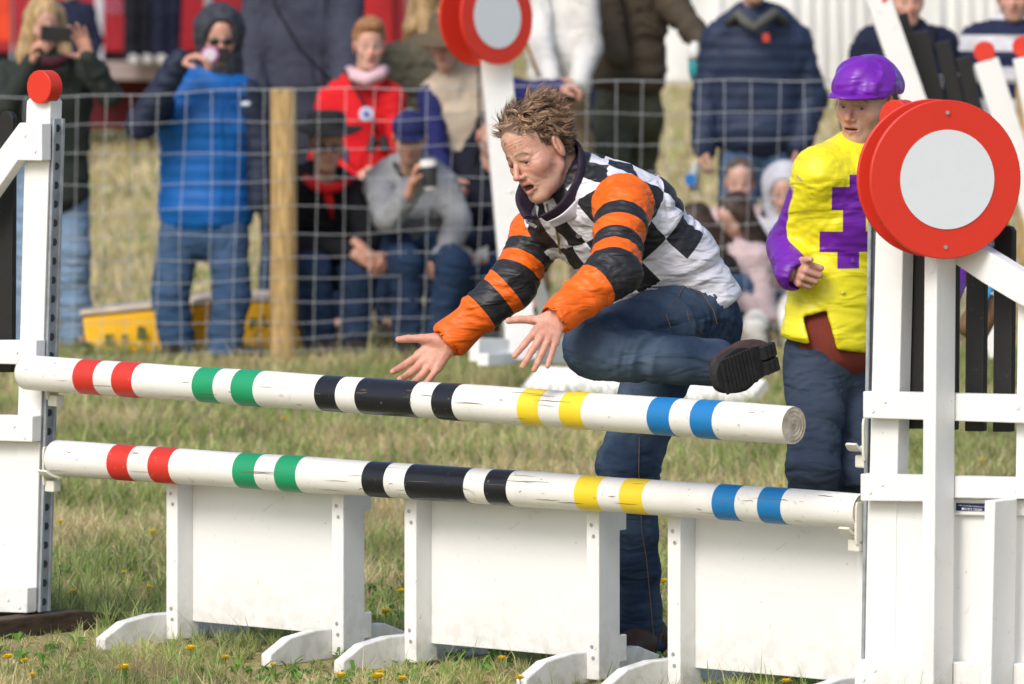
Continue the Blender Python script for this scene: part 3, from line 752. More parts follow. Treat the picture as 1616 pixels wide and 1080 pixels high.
FL = [(95, 826, .016, 'yellow dandelion behind the left track, above a mat of clover'), (240, 842, .018, 'yellow dandelion just left of the left filler gate, halfway up the upright'),
      (116, 937, .017, 'yellow dandelion standing right of the left stand above its brown foot'), (234, 930, .017, 'yellow dandelion left of the base of the left filler gate'),
      (194, 1058, .023, 'large yellow dandelion at the bottom edge below the left filler foot'), (300, 1027, .02, 'yellow dandelion in front of the left upright of the left filler gate'),
      (355, 1040, .015, 'yellow dandelion in the grass below the left filler panel'), (12, 1040, .018, 'yellow dandelion in the bottom left corner in front of the brown foot'),
      (38, 1045, .014, 'small yellow dandelion beside another in the bottom left corner'), (608, 969, .021, 'yellow dandelion between the left and middle filler gates'),
      (596, 994, .015, 'small yellow dandelion low between the left and middle filler gates'), (537, 1070, .019, 'yellow dandelion in front of the middle filler gate\'s left foot'),
      (595, 1072, .023, 'broad yellow dandelion at the foot of the middle filler gate'), (634, 1074, .016, 'yellow dandelion right at the middle filler gate\'s upright base'),
      (792, 1042, .016, 'yellow dandelion under the middle filler panel'), (820, 1073, .017, 'yellow dandelion at the bottom edge below the middle filler panel'),
      (632, 935, .016, 'yellow dandelion half hidden by the middle filler gate\'s left upright'), (1034, 893, .015, 'yellow dandelion right of the standing leg, uppermost of that cluster'),
      (1055, 897, .017, 'yellow dandelion touching the right filler gate\'s left upright'), (1046, 921, .02, 'yellow dandelion in the cluster between standing leg and right gate'),
      (1036, 928, .015, 'orange-yellow dandelion lowest of the cluster beside the standing leg'), (1232, 767, .015, 'yellow dandelion behind the blue end of the lower pole'),
      (448, 663, .017, 'yellow dandelion in the field between the two poles'), (1549, 729, .017, 'yellow dandelion seen through the right stand between its rails'),
      (600, 1062, .012, 'tiny dandelion bud by the middle filler foot'), (1010, 560, .02, 'yellow flower in the distant grass'), (50, 1068, .014, 'small dandelion at the very bottom left'),
      (430, 1052, .014, 'small yellow dandelion in the bottom grass left of the middle filler foot'), (1395-1200, 905, .012, 'tiny yellow dandelion above the clover left of the left gate'),
      (1240, 1078, .016, 'yellow dandelion at the bottom edge in front of the right filler gate')]
for x, y, s, l in FL:
    if y < 600: continue
    dandelion_proto(x, y, s, l)
# ---------------------------------------------------------------- people: head, hands, body and clothes
def head_prims(mouth=0.0, fem=False, eye=True, lid=0.0, slit=.0042):
    j = .93 if fem else 1.0
    p = [E((0, -.014, .036), (.075, .097, .087), k=.02), E((0, .022, -.028), (.061*j, .068, .088), k=.03),
         E((0, .012, .055), (.066, .078, .06), k=.02),
         C((.050*j, -.006, -.052), (.018, .060, -.095-mouth*.7), .015, .015, k=.025), C((-.050*j, -.006, -.052), (-.018, .060, -.095-mouth*.7), .015, .015, k=.025),
         E((0, .068, -.096-mouth*.7), (.022*j, .018, .016), k=.02),
         E((0, .032, -.078-mouth*.6), (.033*j, .044, .028), k=.025), E((.062, .040, -.062), (.005, .02, .02), k=.02, op='-'), E((-.062, .040, -.062), (.005, .02, .02), k=.02, op='-'),
         E((.040, .053, -.022), (.019, .019, .016), k=.035), E((-.040, .053, -.022), (.019, .019, .016), k=.035),
         C((.011, .0845, .0185), (.042, .067, .0195), .0095, .0080, k=.010), C((-.011, .0845, .0185), (-.042, .067, .0195), .0095, .0080, k=.010),
         E((.031, .093, -.001), (.015, .016, .0105), k=.012, op='-'), E((-.031, .093, -.001), (.015, .016, .0105), k=.012, op='-'),
         C((0, .084, .014), (0, .1115, -.030), .0068, .0088, k=.009), E((0, .1095, -.0325), (.0100, .0095, .0078), k=.006),
         E((.0120, .097, -.0365), (.0075, .011, .0068), k=.005), E((-.0120, .097, -.0365), (.0075, .011, .0068), k=.005),
         E((0, .079, -.060), (.028, .015, .024), k=.015),
         C((-.020, .084, -.0605), (0, .0955, -.0570), .0035, .0052, k=.005), C((.020, .084, -.0605), (0, .0955, -.0570), .0035, .0052, k=.005),
         C((-.019, .0825, -.066-mouth*.9), (0, .0925, -.0705-mouth), .0038, .0062, k=.005), C((.019, .0825, -.066-mouth*.9), (0, .0925, -.0705-mouth), .0038, .0062, k=.005),
         E((0, .092, -.0635-mouth*.5), (.0235, .016, .0015+mouth*.46), k=.003, op='-'),
         E((.0305, .0725, .0), (.0160, .0138, .0140), k=.005), E((-.0305, .0725, .0), (.0160, .0138, .0140), k=.005),
         E((.0310, .086, -.0012-lid), (.0125, .009, slit), k=.0015, op='-'), E((-.0310, .086, -.0012-lid), (.0125, .009, slit), k=.0015, op='-'),
         C((.020, .0865, .0085), (.041, .076, .0055), .0030, .0030, k=.006), C((-.020, .0865, .0085), (-.041, .076, .0055), .0030, .0030, k=.006),
         ]
    if mouth > .004: p += [E((0, .078, -.072-mouth), (.016, .016, .006), k=.004)]
    for s in (-1, 1):
        R = np.array(Matrix.Rotation(math.radians(-18*s), 3, 'Z') @ Matrix.Rotation(math.radians(-10), 3, 'X')).T
        p += [E((s*.0775, -.010, -.002), (.008, .020, .034), R.copy(), k=.006), E((s*.0862, -.006, .003), (.0065, .0125, .0225), R.copy(), k=.003, op='-'), C((s*.0815, -.012, .014), (s*.0815, -.013, -.014), .0034, .0034, k=.004), C((s*.0825, .004, -.004), (s*.0825, .003, .004), .004, .004, k=.004)]
    p += [C((0, -.034, -.06), (0, -.055, -.17), .046, .054, k=.016), E((0, -.075, -.03), (.05, .03, .05), k=.03)]
    return p
def face_tint(V, base=(.56, .31, .22), mouth=0.0, brow=(.16, .09, .05), stubble=.15, ruddy=.5, lips=(.42, .14, .12)):
    x, y, z = V[:, 0], V[:, 1], V[:, 2]; ax_ = np.abs(x)
    c = np.tile(np.array(base), (len(V), 1)).astype(float)
    def blend(w, col):
        nonlocal c
        w = np.clip(w, 0, 1)[:, None]; c = c*(1-w)+np.array(col)*w
    def g(cx, cy, cz, rx, ry, rz): return np.exp(-(((ax_-cx)/rx)**2+((y-cy)/ry)**2+((z-cz)/rz)**2))
    red = (base[0]*1.05, base[1]*.68, base[2]*.62)
    blend(ruddy*.55*g(.038, .07, -.022, .02, .03, .02), red); blend(ruddy*1.3*g(0, .112, -.034, .014, .03, .018), red); blend(ruddy*.6*g(0, .1, -.01, .01, .03, .02), red)
    blend(ruddy*g(.08, -.01, 0, .012, .03, .035), red)
    blend(ruddy*.5*g(0, .07, .06, .05, .05, .02), red)
    if stubble: blend(stubble*((z < -.045)*(y > -.01))*np.clip((-.04-z)/.03, 0, 1), (.28, .19, .15))
    ar = .024+.004*(1-ax_/.04)
    bz = .0235+.09*(ax_-.012)-3.2*np.maximum(ax_-.03, 0)**1.4
    blend(.9*((ax_ > .009)&(ax_ < .050)&(y > .04))*np.exp(-((z-bz)/.0043)**2)*np.exp(-(np.maximum(ax_-.043, 0)/.004)**2), brow)
    blend(.75*g(.031, .086, .003, .015, .02, .0026), (.09, .045, .035)); blend(.35*g(.031, .08, .006, .02, .03, .008), (.34, .15, .11))
    blend(.25*g(.031, .085, -.010, .016, .02, .004), (.40, .17, .13))
    lw = (ax_ < .024)*(y > .07)
    up = np.exp(-((z+.0575+.12*ax_)/.0038)**4); lo_ = np.exp(-((z+.0695+mouth-.12*ax_)/.0050)**4)
    blend(.8*lw*np.maximum(up, lo_)*np.clip((.025-ax_)/.006, 0, 1), lips)
    blend(.9*(ax_ < .020)*np.exp(-((z+.0635+mouth*.5)/(.0016+mouth*.42))**4)*(y > .06), (.09, .02, .018))
    blend(.5*g(.011, .098, -.0415, .004, .012, .003), (.10, .03, .025))
    return c
def transform_head(V, pos, F_, U_, s=1.0):
    F_ = unit(F_); U_ = unit(np.asarray(U_, float)-F_*np.dot(U_, F_)); X = np.cross(F_, U_)
    return np.asarray(pos)+s*(V[:, :1]*X+V[:, 1:2]*F_+V[:, 2:3]*U_)
def frameH(F_, U_):
    F_ = unit(F_); U_ = unit(np.asarray(U_, float)-F_*np.dot(U_, F_)); return np.stack([np.cross(F_, U_), F_, U_])
_heads = {}
def head_mesh(kind='bg', h=.0045, mouth=0.0, fem=False):
    k = (kind, h, mouth, fem)
    if k not in _heads:
        V, F = blob(head_prims(mouth, fem), h); _heads[k] = (V, F)
    return _heads[k]
def eyes(pos, F_, U_, look=(0, 0), iris=(.12, .17, .22), s=1.0):
    """eyeballs with iris, in world coordinates, with tints"""
    V = []; Fc = []; Cc = []; M3 = frameH(F_, U_)
    for sx in (-1, 1):
        b = MB().ball((0, 0, 0), .0122, 12); q = np.array(b.V); d = unit((look[0], 1, look[1]))
        a = q@d/.0122; c = np.tile((.42, .36, .33), (len(q), 1)); c[a > .86] = iris; c[a > .965] = (.01, .01, .01)
        q = q+A(sx*.0305, .0728, .0)
        n0 = len(V); V += list(np.asarray(pos)+s*(q@M3)); Fc += [tuple(i+n0 for i in f) for f in b.F]; Cc += list(c)
    return np.array(V), Fc, np.array(Cc)
def hand_prims(w, f, pn, th, s=1.0, curl=(.3, .3, .35, .4), spread=.12, thumb=(.75, .55, -.25), stub=.05, tcurl=.2, c2=1.0):
    """w wrist, f direction of fingers, pn palm normal, th thumb side"""
    f = unit(f); pn = unit(np.asarray(pn, float)-f*np.dot(pn, f)); x = np.cross(f, pn); x = x if np.dot(x, th) > 0 else -x
    def L(a, b, c): return np.asarray(w)+s*(x*a+f*b-pn*c)
    p = [T(L(0, -stub, 0), L(0, .015, 0), .030*s, .031*s, x, .68, k=.012*s), T(L(0, .01, 0), L(.0, .075, .001), .031*s, .041*s, x, .42, k=.012*s, rb=.30)]
    kn = [(.031, .088, .002, (.041, .025, .020), .0103), (.0105, .093, .004, (.044, .028, .021), .0105), (-.0105, .089, .003, (.041, .026, .021), .0100), (-.030, .080, .0, (.033, .020, .018), .0088)]
    for i, (kx, ky, kz, seg, r) in enumerate(kn):
        p.append(C(L(kx*.45, .02, 0), L(kx, ky, kz), .010*s, r*1.08*s, k=.008*s))
        a = (kx/.031)*spread; q = A(kx, ky, kz); ang = 0; cur = curl[i]
        for j, l in enumerate(seg):
            ang += cur*(1.0, 1.15*c2, .75*c2)[j]
            dv = A(math.sin(a)*math.cos(ang), math.cos(a)*math.cos(ang), -math.sin(ang)); q2 = q+dv*l
            p.append(C(L(*q), L(*q2), r*(1, .93, .86)[j]*s, r*(.95, .86, .76)[j]*s, k=.0022*s)); q = q2
    q = A(.017, .018, -.010); d0 = unit(thumb)
    q1 = q+d0*.044; p.append(C(L(*q), L(*q1), .0155*s, .0120*s, k=.014*s))
    d1 = unit(d0+A(-.1, .45, -.1)*tcurl*2); q2 = q1+d1*.034; p.append(C(L(*q1), L(*q2), .0112*s, .0105*s, k=.004*s))
    d2 = unit(d1+A(-.25, .25, -.25)*tcurl*2); q3 = q2+d2*.026; p.append(C(L(*q2), L(*q3), .0105*s, .0085*s, k=.003*s))
    return p
def join(parts):
    V = []; F = []; Cc = []; b = 0
    for v, f, c in parts:
        V.append(np.asarray(v)); F += [tuple(int(i)+b for i in q) for q in f]; Cc.append(np.asarray(c) if np.ndim(c) == 2 else np.tile(c, (len(v), 1))); b += len(v)
    return np.concatenate(V), F, np.concatenate(Cc)
SKINC = (.56, .31, .22)

def standing(px, d, yaw=0.0, H=1.75, foot=0.0, spread=.11, lean=0.0):
    """joints of a standing person; yaw 0 faces the camera, positive turns towards the right of the picture"""
    x0 = (px-808)/FPX*d; r = math.radians(yaw); Fd = A(math.sin(r), -math.cos(r), 0); X = np.cross(Fd, Z3); s = H/1.75
    def L(a, b, c): return A(x0, d, 0)+X*a*s+Fd*(b+lean*max(0, c-.9))*s+A(0, 0, c*s)
    J = dict(F=Fd, X=X, s=s, base=A(x0, d, 0), pelvis=L(0, 0, .96), waist=L(0, 0, 1.10), chest=L(0, 0, 1.28), upper=L(0, -.01, 1.40), neck=L(0, -.01, 1.49), head=L(0, .03, 1.625), HF=Fd, HU=Z3)
    for sd, n in ((1, 'R'), (-1, 'L')):
        J['sh'+n] = L(sd*.175, -.01, 1.42); J['el'+n] = L(sd*.25, -.03, 1.13); J['wr'+n] = L(sd*.25, .10, .90)
        J['hip'+n] = L(sd*.09, 0, .92); J['kn'+n] = L(sd*spread, .02, .50); J['an'+n] = L(sd*spread*1.15, -.01, .09); J['toe'+n] = L(sd*spread*1.3, .15, .03)
    return J
def seated(px, d, yaw=0.0, H=1.75, seat=.42, lean=.15, knees=.16, feet=.35):
    x0 = (px-808)/FPX*d; r = math.radians(yaw); Fd = A(math.sin(r), -math.cos(r), 0); X = np.cross(Fd, Z3); s = H/1.75
    def L(a, b, c): return A(x0, d, 0)+X*a*s+Fd*b*s+A(0, 0, c*s)
    sz = seat/s
    def Tt(a, h, b=0): return L(a, b+lean*h, sz+.1+h)
    J = dict(F=Fd, X=X, s=s, base=A(x0, d, 0), pelvis=Tt(0, 0), waist=Tt(0, .15), chest=Tt(0, .32), upper=Tt(0, .43), neck=Tt(0, .52), head=Tt(0, .655, .03), HF=Fd, HU=Z3)
    for sd, n in ((1, 'R'), (-1, 'L')):
        J['sh'+n] = Tt(sd*.175, .45); J['el'+n] = Tt(sd*.24, .19, .08); J['wr'+n] = L(sd*.1, .33, sz+.16)
        J['hip'+n] = L(sd*.09, .02, sz+.08); J['kn'+n] = L(sd*knees, .42, sz+.10); J['an'+n] = L(sd*knees*1.1, feet+.1, .09); J['toe'+n] = L(sd*knees*1.25, feet+.26, .03)
    return J
def torso_prims(J, w=.18, dp=.62, hem=None, tag='torso', belly=0.0, hemw=None):
    X = unit(J['shL']-J['shR']); s = J['s']; w = w*s
    top = J['neck']*.35+J['upper']*.65
    p = [T(J['waist'], J['chest'], w*(.90+belly), w*1.0, X, dp+belly*.5, k=.04, tag=tag, rb=dp), T(J['chest'], J['upper'], w, w*.92, X, dp, k=.04, tag=tag),
         T(J['upper'], J['neck'], w*.62, w*.34, X, .62, k=.06, tag=tag, rb=1.0)]
    hp = J['pelvis'] if hem is None else hem
    p += [T(hp, J['waist'], hemw*s if hemw else w*(.95+belly*.6), w*(.90+belly), X, dp+.06, k=.04, tag=tag, rb=dp+belly*.5)]
    for n in 'LR': p.append(C(J['sh'+n]*.75+J['upper']*.25, J['sh'+n], .062*s, .062*s, k=.05, tag=tag))
    return p
def arm_prims(J, n, r=(.060, .052, .042), k=.035):
    s = J['s']; return [C(J['sh'+n], J['el'+n], r[0]*s, r[1]*s, k=k, tag='arm'+n), C(J['el'+n], J['wr'+n], r[1]*s, r[2]*s, k=.02, tag='arm'+n)]
def leg_prims(J, r=(.092, .070, .058), dp=.75, k=.02, pw=.165):
    s = J['s']; X = unit(J['hipL']-J['hipR']); p = [T(J['pelvis']*.6+J['waist']*.4, J['hipL']*.5+J['hipR']*.5-A(0, 0, .03), (pw-.01)*s, pw*s, X, .68, k=.05)]
    for n in 'LR':
        p += [C(J['hip'+n], J['kn'+n], r[0]*s, r[1]*s, k=.03, tag='leg'+n), C(J['kn'+n], J['an'+n]+A(0, 0, .0), r[1]*s, r[2]*s, k=.02, tag='leg'+n)]
    return p
def shoe(J, n, m, parent, h=.009, sole=None):
    a = J['an'+n]; t = J['toe'+n]; f = unit((t-a)*A(1, 1, 0)); X = np.cross(f, Z3); g = A(a[0], a[1], 0)
    p = [T(g-f*.055+A(0, 0, .045), g+f*.06+A(0, 0, .045), .040, .045, X, 1.0, k=.02, rb=.9), T(g+f*.06+A(0, 0, .04), g+f*.17+A(0, 0, .032), .045, .038, X, .8, k=.02), C(g+A(0, 0, .05), g+A(0, 0, .13), .042, .045, k=.02),
         B(g+f*.06+A(0, 0, -.03), (.2, .2, .032), k=.004, op='-')]
    V, F = blob(p, h); return mesh('shoe', V, F, m, parent)
def body(J, parent, tone=SKINC, hands=(), headk=dict(), skin=None, fine=.0045, arms=True, nohead=False, hh=.0055):
    """one continuous figure of skin, most of it under the clothes"""
    s = J['s']; q = torso_prims(J, .13)
    for n in 'LR': q += arm_prims(J, n, (.046, .038, .028))
    q += leg_prims(J, (.062, .046, .036), pw=.12)
    q += [C(J['neck'], J['head']-unit(J['HF'])*.02, .054*s, .052*s, k=.03)]
    for n in 'LR': q += [C(J['an'+n], J['toe'+n], .035*s, .022*s, k=.03)]
    V, F = blob(q, .022); parts = [(V, F, np.array(tone))]
    for hd in hands:
        v, f = blob(hd, hh); parts.append((v, f, np.array(tone)*A(1.02, .93, .9)))
    hk = dict(headk); mo = hk.pop('mouth', 0.0); fem = hk.pop('fem', False); iris = hk.pop('iris', (.10, .13, .16)); look = hk.pop('look', (0, 0)); hs = hk.pop('scale', 1.0)
    hv, hf = head_mesh(h=fine, mouth=mo, fem=fem)
    tc = face_tint(hv, base=tone, mouth=mo, **hk)
    parts.append((transform_head(hv, J['head'], J['HF'], J['HU'], s*hs), hf, tc))
    ev, ef, ec = eyes(J['head'], J['HF'], J['HU'], look, iris, s*hs); parts.append((ev, ef, ec))
    V, F, Cc = join(parts)
    return mesh('body', V, F, SKIN, parent, col=Cc)
def garment(name, prims, m, parent, h=.014, amp=.010, hi=13, low=4, seed=0, quilt=None, ridge=True, rx=1, post=None, attrs=None, cut=None, fsm=1):
    V, F = blob(prims, h); V = relax(V, F, rx)
    V, N = folds(prims, V, F, amp, hi, low, seed, ridge)
    if fsm > 1: V = relax(V, F, fsm, .5)
    if quilt:
        ax = axis_field(prims, V); al = V[:, 2] if quilt < 0 else (V*ax).sum(1)
        V = V+N*(.009*(np.abs(np.sin(al*math.pi/abs(quilt)))**.5-.6))[:, None]
    if post is not None: V = post(V)
    at = attrs(V) if attrs else None
    return mesh(name, V, F, m, parent, attrs=at)
def hair_cap(J, parent, m, style='short', seed=0, h=.007, s=1.0):
    s = s*J['s']
    p = [E((0, -.022, .048), (.083, .100, .088), k=.01)]
    cut = [E((0, .085, -.045), (.062, .075, .108), k=.012, op='-'), B((0, .0, -.14), (.2, .2, .10), k=.02, op='-'), E((.08, .03, -.03), (.05, .05, .06), k=.02, op='-'), E((-.08, .03, -.03), (.05, .05, .06), k=.02, op='-')]
    if style == 'long':
        cut = [E((0, .095, -.035), (.058, .075, .105), k=.012, op='-')]
        for sx in (-1, 1): p += [C((sx*.062, -.01, .03), (sx*.082, .0, -.12), .034, .040, k=.03), C((sx*.082, .0, -.12), (sx*.092, .03, -.22), .040, .022, k=.03)]
        p += [T((0, -.06, .02), (0, -.09, -.2), .075, .09, (1, 0, 0), .45, k=.03)]
    if style == 'back':   # drawn back
        cut = [E((0, .075, -.045), (.066, .085, .112), k=.01, op='-'), B((0, .0, -.17), (.2, .2, .10), k=.02, op='-')]
        p += [E((0, -.12, .03), (.035, .035, .035), k=.02)]
    if style == 'tall': p += [E((0, .02, .105), (.068, .075, .045), k=.03)]
    V, F = blob(p+cut, h)
    n = fbm(V*A(38, 38, 12)+seed, 3); N = vnorm(V, F); V = V+N*(.0045*n)[:, None]
    return mesh('hair', transform_head(V, J['head'], J['HF'], J['HU'], s), F, m, parent)
def lathe_head(J, prof, m, name, parent, ctr=(0, -.01, .05), ell=(1, 1.2), tilt=0.0, n=40, mats=None, wav=0.0):
    """hat turned about the head's own upright axis: prof = [(r,z)...]"""
    M3 = frameH(J['HF'], J['HU']); V = []; F = []
    for r, z in prof:
        for k in range(n):
            th = 2*math.pi*k/n; x, y = r*ell[0]*math.cos(th), r*ell[1]*math.sin(th)
            V.append(A(x, y, z+tilt*y+wav*(r/.15)**2*(math.cos(2*th)))+A(*ctr))
    for i in range(len(prof)-1): F += [(i*n+k, i*n+(k+1) % n, (i+1)*n+(k+1) % n, (i+1)*n+k) for k in range(n)]
    F.append(tuple(range((len(prof)-1)*n, len(prof)*n)))
    V = np.asarray(J['head'])+J['s']*(np.array(V)@M3)
    o = mesh(name, V, F, m, parent, smooth=True)
    so = o.modifiers.new('thick', 'SOLIDIFY'); so.thickness = .004
    return o
# ================================================================ the leaping man
MAN = thing('person', 'curly-haired man in orange and chequered racing silks lunging over the poles, one boot raised', 'person', A((1005-808)/FPX*17, 17, 0))
D0 = 17.0
m = dict(F=A(-.7, -.6, 0), s=1.0)
m['pelvis'] = P(1080, 490, 16.98); m['waist'] = P(1040, 418, 16.96); m['chest'] = P(972, 352, 16.92); m['upper'] = P(925, 318, 16.88); m['neck'] = P(893, 285, 16.86)
m['shL'] = P(984, 322, 16.70); m['elL'] = P(969, 428, 16.47); m['wrL'] = P(876, 504, 16.36)
m['shR'] = P(848, 372, 17.06); m['elR'] = P(806, 452, 16.97); m['wrR'] = P(704, 540, 16.93)
m['head'] = P(849, 240, 16.78); m['HF'] = unit((-.63, -.65, -.36)); m['HU'] = unit((-.46, -.135, .875))
m['hipL'] = P(1088, 500, 16.88); m['knL'] = P(936, 549, 16.55); m['anL'] = P(1138, 573, 16.60); m['toeL'] = P(1140, 590, 16.45)
m['hipR'] = P(1060, 515, 17.08); m['knR'] = P(992, 735, 16.97); m['anR'] = P(1010, 1004, 17.02); m['toeR'] = P(985, 1040, 16.9)
side = unit(m['shL']-m['shR'])
TONE = (.62, .35, .26)
# --- the body itself
q = [T(m['pelvis'], m['waist'], .15, .14, side, .65, k=.04), T(m['waist'], m['chest'], .14, .155, side, .65, k=.04), T(m['chest'], m['upper'], .155, .14, side, .65, k=.04), C(m['upper'], m['head']-m['HF']*.03, .06, .052, k=.04)]
for n in 'LR': q += [C(m['sh'+n], m['el'+n], .046, .038, k=.03), C(m['el'+n], m['wr'+n], .038, .027, k=.02), C(m['hip'+n], m['kn'+n], .078, .052, k=.03), C(m['kn'+n], m['an'+n], .052, .036, k=.02), C(m['an'+n], m['toe'+n], .03, .02, k=.02)]
V0, F0 = blob(q, .02)
parts = [(V0, F0, np.array(TONE))]
fR = unit(A(-.105, -.045, -.112)); towards = A(.12, -1, .12)
hR = hand_prims(m['wrR']-fR*.008, fR, A(-.05, -1, .30), A(-1, 0, .7), s=1.06, curl=(.22, .30, .30, .25), spread=.17, thumb=(.85, .70, -.12), stub=.05, tcurl=.12)
fL = unit(A(-.33, -.62, -.55))
hL = hand_prims(m['wrL']-fL*.004, fL, A(-.35, .75, -.75), A(-1, -.1, .25), s=.98, curl=(.16, .26, .28, .18), spread=.20, thumb=(.98, .36, -.15), stub=.04, tcurl=.15)
for hp in (hR, hL):
    v, f = blob(hp, .0027); v = relax(v, f, 1, .4); N = vnorm(v, f); v = v+N*(.0006*fbm(v*90, 2))[:, None]
    tn = fbm(v*25, 2)[:, None]; cc = np.array(TONE)*A(1.06, .92, .9)*(1+.10*tn*A(.6, 1.3, 1.3)); parts.append((v, f, cc))
hv, hf = blob(head_prims(.014, lid=.0025, slit=.0032), .0023); hv = relax(hv, hf, 1, .35)
tc = face_tint(hv, base=TONE, mouth=.014, stubble=.14, ruddy=.5)
mott = fbm(hv*40, 3)[:, None]; tc = tc*(1+.12*mott*A(.5, 1.2, 1.2))
# forehead lines, crow's feet and cheek creases
Nn = vnorm(hv, hf); x, y, z = hv[:, 0], hv[:, 1], hv[:, 2]; cr = np.zeros(len(hv))
for zz in (.043, .052, .061): cr += np.exp(-((z-zz-.15*np.abs(x)**1.3+.002*np.sin(x*90))/.0016)**2)*(y > .06)*(np.abs(x) < .045)*.0008
for sx in (-1, 1):
    for (x0, z0, x1, z1, a_) in ((.016, -.036, .031, -.066, .0014), (.047, .004, .060, .010, .001), (.047, -.004, .060, -.008, .001), (.018, -.012, .036, -.018, .0012), (.034, -.03, .046, -.07, .0007)):
        t = np.clip(((x*sx-x0)*(x1-x0)+(z-z0)*(z1-z0))/((x1-x0)**2+(z1-z0)**2), 0, 1); dd = np.hypot(x*sx-x0-t*(x1-x0), z-z0-t*(z1-z0)); cr += a_*np.exp(-(dd/.0032)**2)*(y > .03)
hv = hv-Nn*cr[:, None]; tc = tc*(1-np.clip(cr*90, 0, .35))[:, None]
sx_ = np.abs(x); ed_ = .062+.010*np.cos(sx_*60)-.045*np.maximum(0, sx_-.035)/.03
hm = np.where(y > .03, np.clip((z-ed_-.016)/.006, 0, 1), np.where(y > .006, np.clip((z-.004-(y-.006)*.9)/.008, 0, 1), np.where(y > -.03, np.clip((z-.032)/.006, 0, 1), np.clip((z+.055)/.01, 0, 1))))*(sx_ < .0765)
hm = hm*np.where((y > .035) & (z < .072) & (sx_ > .035), 0, 1)
tc = tc*(1-.85*hm[:, None])+np.array((.12, .07, .04))*.85*hm[:, None]   # scalp under the hair
parts.append((transform_head(hv, m['head'], m['HF'], m['HU'], .985), hf, tc))
ev, ef, ec = eyes(m['head'], m['HF'], m['HU'], (-.15, -.30), (.08, .10, .12), .985); parts.append((ev, ef, ec))
V, F, Cc = join(parts); mesh('body', V, F, SKIN, MAN, col=Cc)

# --- jacket: chequered body, banded sleeves
tors = [T(m['pelvis']+unit(m['pelvis']-m['waist'])*-.005, m['waist'], .190, .178, side, .74, k=.05, tag='t', rb=.72), T(m['waist'], m['chest'], .178, .196, side, .72, k=.05, tag='t', rb=.72),
        T(m['chest'], m['upper'], .196, .170, side, .72, k=.05, tag='t', rb=.68), T(m['upper'], m['neck'], .13, .078, side, .7, k=.06, tag='t', rb=1.0),
        C(m['shL']*.7+m['upper']*.3, m['shL'], .07, .068, k=.05, tag='t'), C(m['shR']*.7+m['upper']*.3, m['shR'], .07, .068, k=.05, tag='t')]
armL = [C(m['shL'], m['elL'], .074, .064, k=.03, tag='L'), C(m['elL'], m['wrL']+unit(m['elL']-m['wrL'])*.012, .064, .047, k=.03, tag='L')]
armR = [C(m['shR'], m['elR'], .068, .062, k=.03, tag='R'), C(m['elR'], m['wrR']+unit(m['elR']-m['wrR'])*.02, .062, .050, k=.03, tag='R')]
cutL = [C(m['wrL']-unit(m['elL']-m['wrL'])*.06, m['wrL']+unit(m['elL']-m['wrL'])*.0, .040, .038, k=.004, op='-')]
cutR = [C(m['wrR']-unit(m['elR']-m['wrR'])*.06, m['wrR']+unit(m['elR']-m['wrR'])*.0, .040, .040, k=.004, op='-')]
hemcut = [E(m['pelvis']+unit(m['pelvis']-m['waist'])*.10, (.3, .3, .085), frameH(side, unit(m['waist']-m['pelvis'])), k=.01, op='-')]
jk = tors+armL+armR
def poly_t(pts, X):
    """arc length along a polyline at the nearest point"""
    best = None; out = None; L0 = 0
    for a, b in zip(pts[:-1], pts[1:]):
        ab = b-a; L = np.linalg.norm(ab); t = np.clip((X-a)@ab/L**2, 0, 1); d = np.linalg.norm(X-a-t[:, None]*ab, axis=1); raw = (X-a)@ab/L
        v = L0+t*L
        if best is None: best, out = d, v
        else: out = np.where(d < best, v, out); best = np.minimum(d, best)
        L0 += L
    return out
spine = [m['pelvis'], m['waist'], m['chest'], m['upper'], m['neck'], m['neck']+(m['neck']-m['upper'])*1.5]
def jacket_attrs(V):
    dt = sdf_at(tors[:4], V); dL = sdf_at(armL, V); dR = sdf_at(armR, V)
    seamL = np.maximum(dt-dL, 0)*0+(dt-dL); seamR = dt-dR
    tL = poly_t([m['shL'], m['elL'], m['wrL']], V); tR = poly_t([m['shR'], m['elR'], m['wrR']], V)
    # shoulder seams lie a little outside the joint
    eL = (V-m['shL'])@unit(m['shL']-m['upper']); eR = (V-m['shR'])@unit(m['shR']-m['upper'])
    sl = np.where(dL < dR, seamL, seamR); tR = np.interp(tR, [0, .055, .095, .135, .19, .222, .285, .42], [0, .075, .125, .175, .225, .275, .35, .5]); tt = np.where(dL < dR, tL, tR)
    # wrap round the body
    axs = []; c = None
    v = poly_t(spine, V)
    pts = np.array(spine); seg = np.linalg.norm(np.diff(pts, axis=0), axis=1); cum = np.concatenate([[0], np.cumsum(seg)])
    ctr = np.stack([np.interp(v, cum, pts[:, i]) for i in range(3)], 1)
    ax = unit(m['upper']-m['waist']); fr = unit(np.cross(side, ax)); fr = fr if fr[1] < 0 else -fr
    r = V-ctr; ang = np.arctan2(r@side, r@fr)
    return dict(sleeve=sl, along=tt, wrapu=ang*.165, wrapv=v)
SILK = bpy.data.materials.new('chequered_silks'); SILK.use_nodes = True
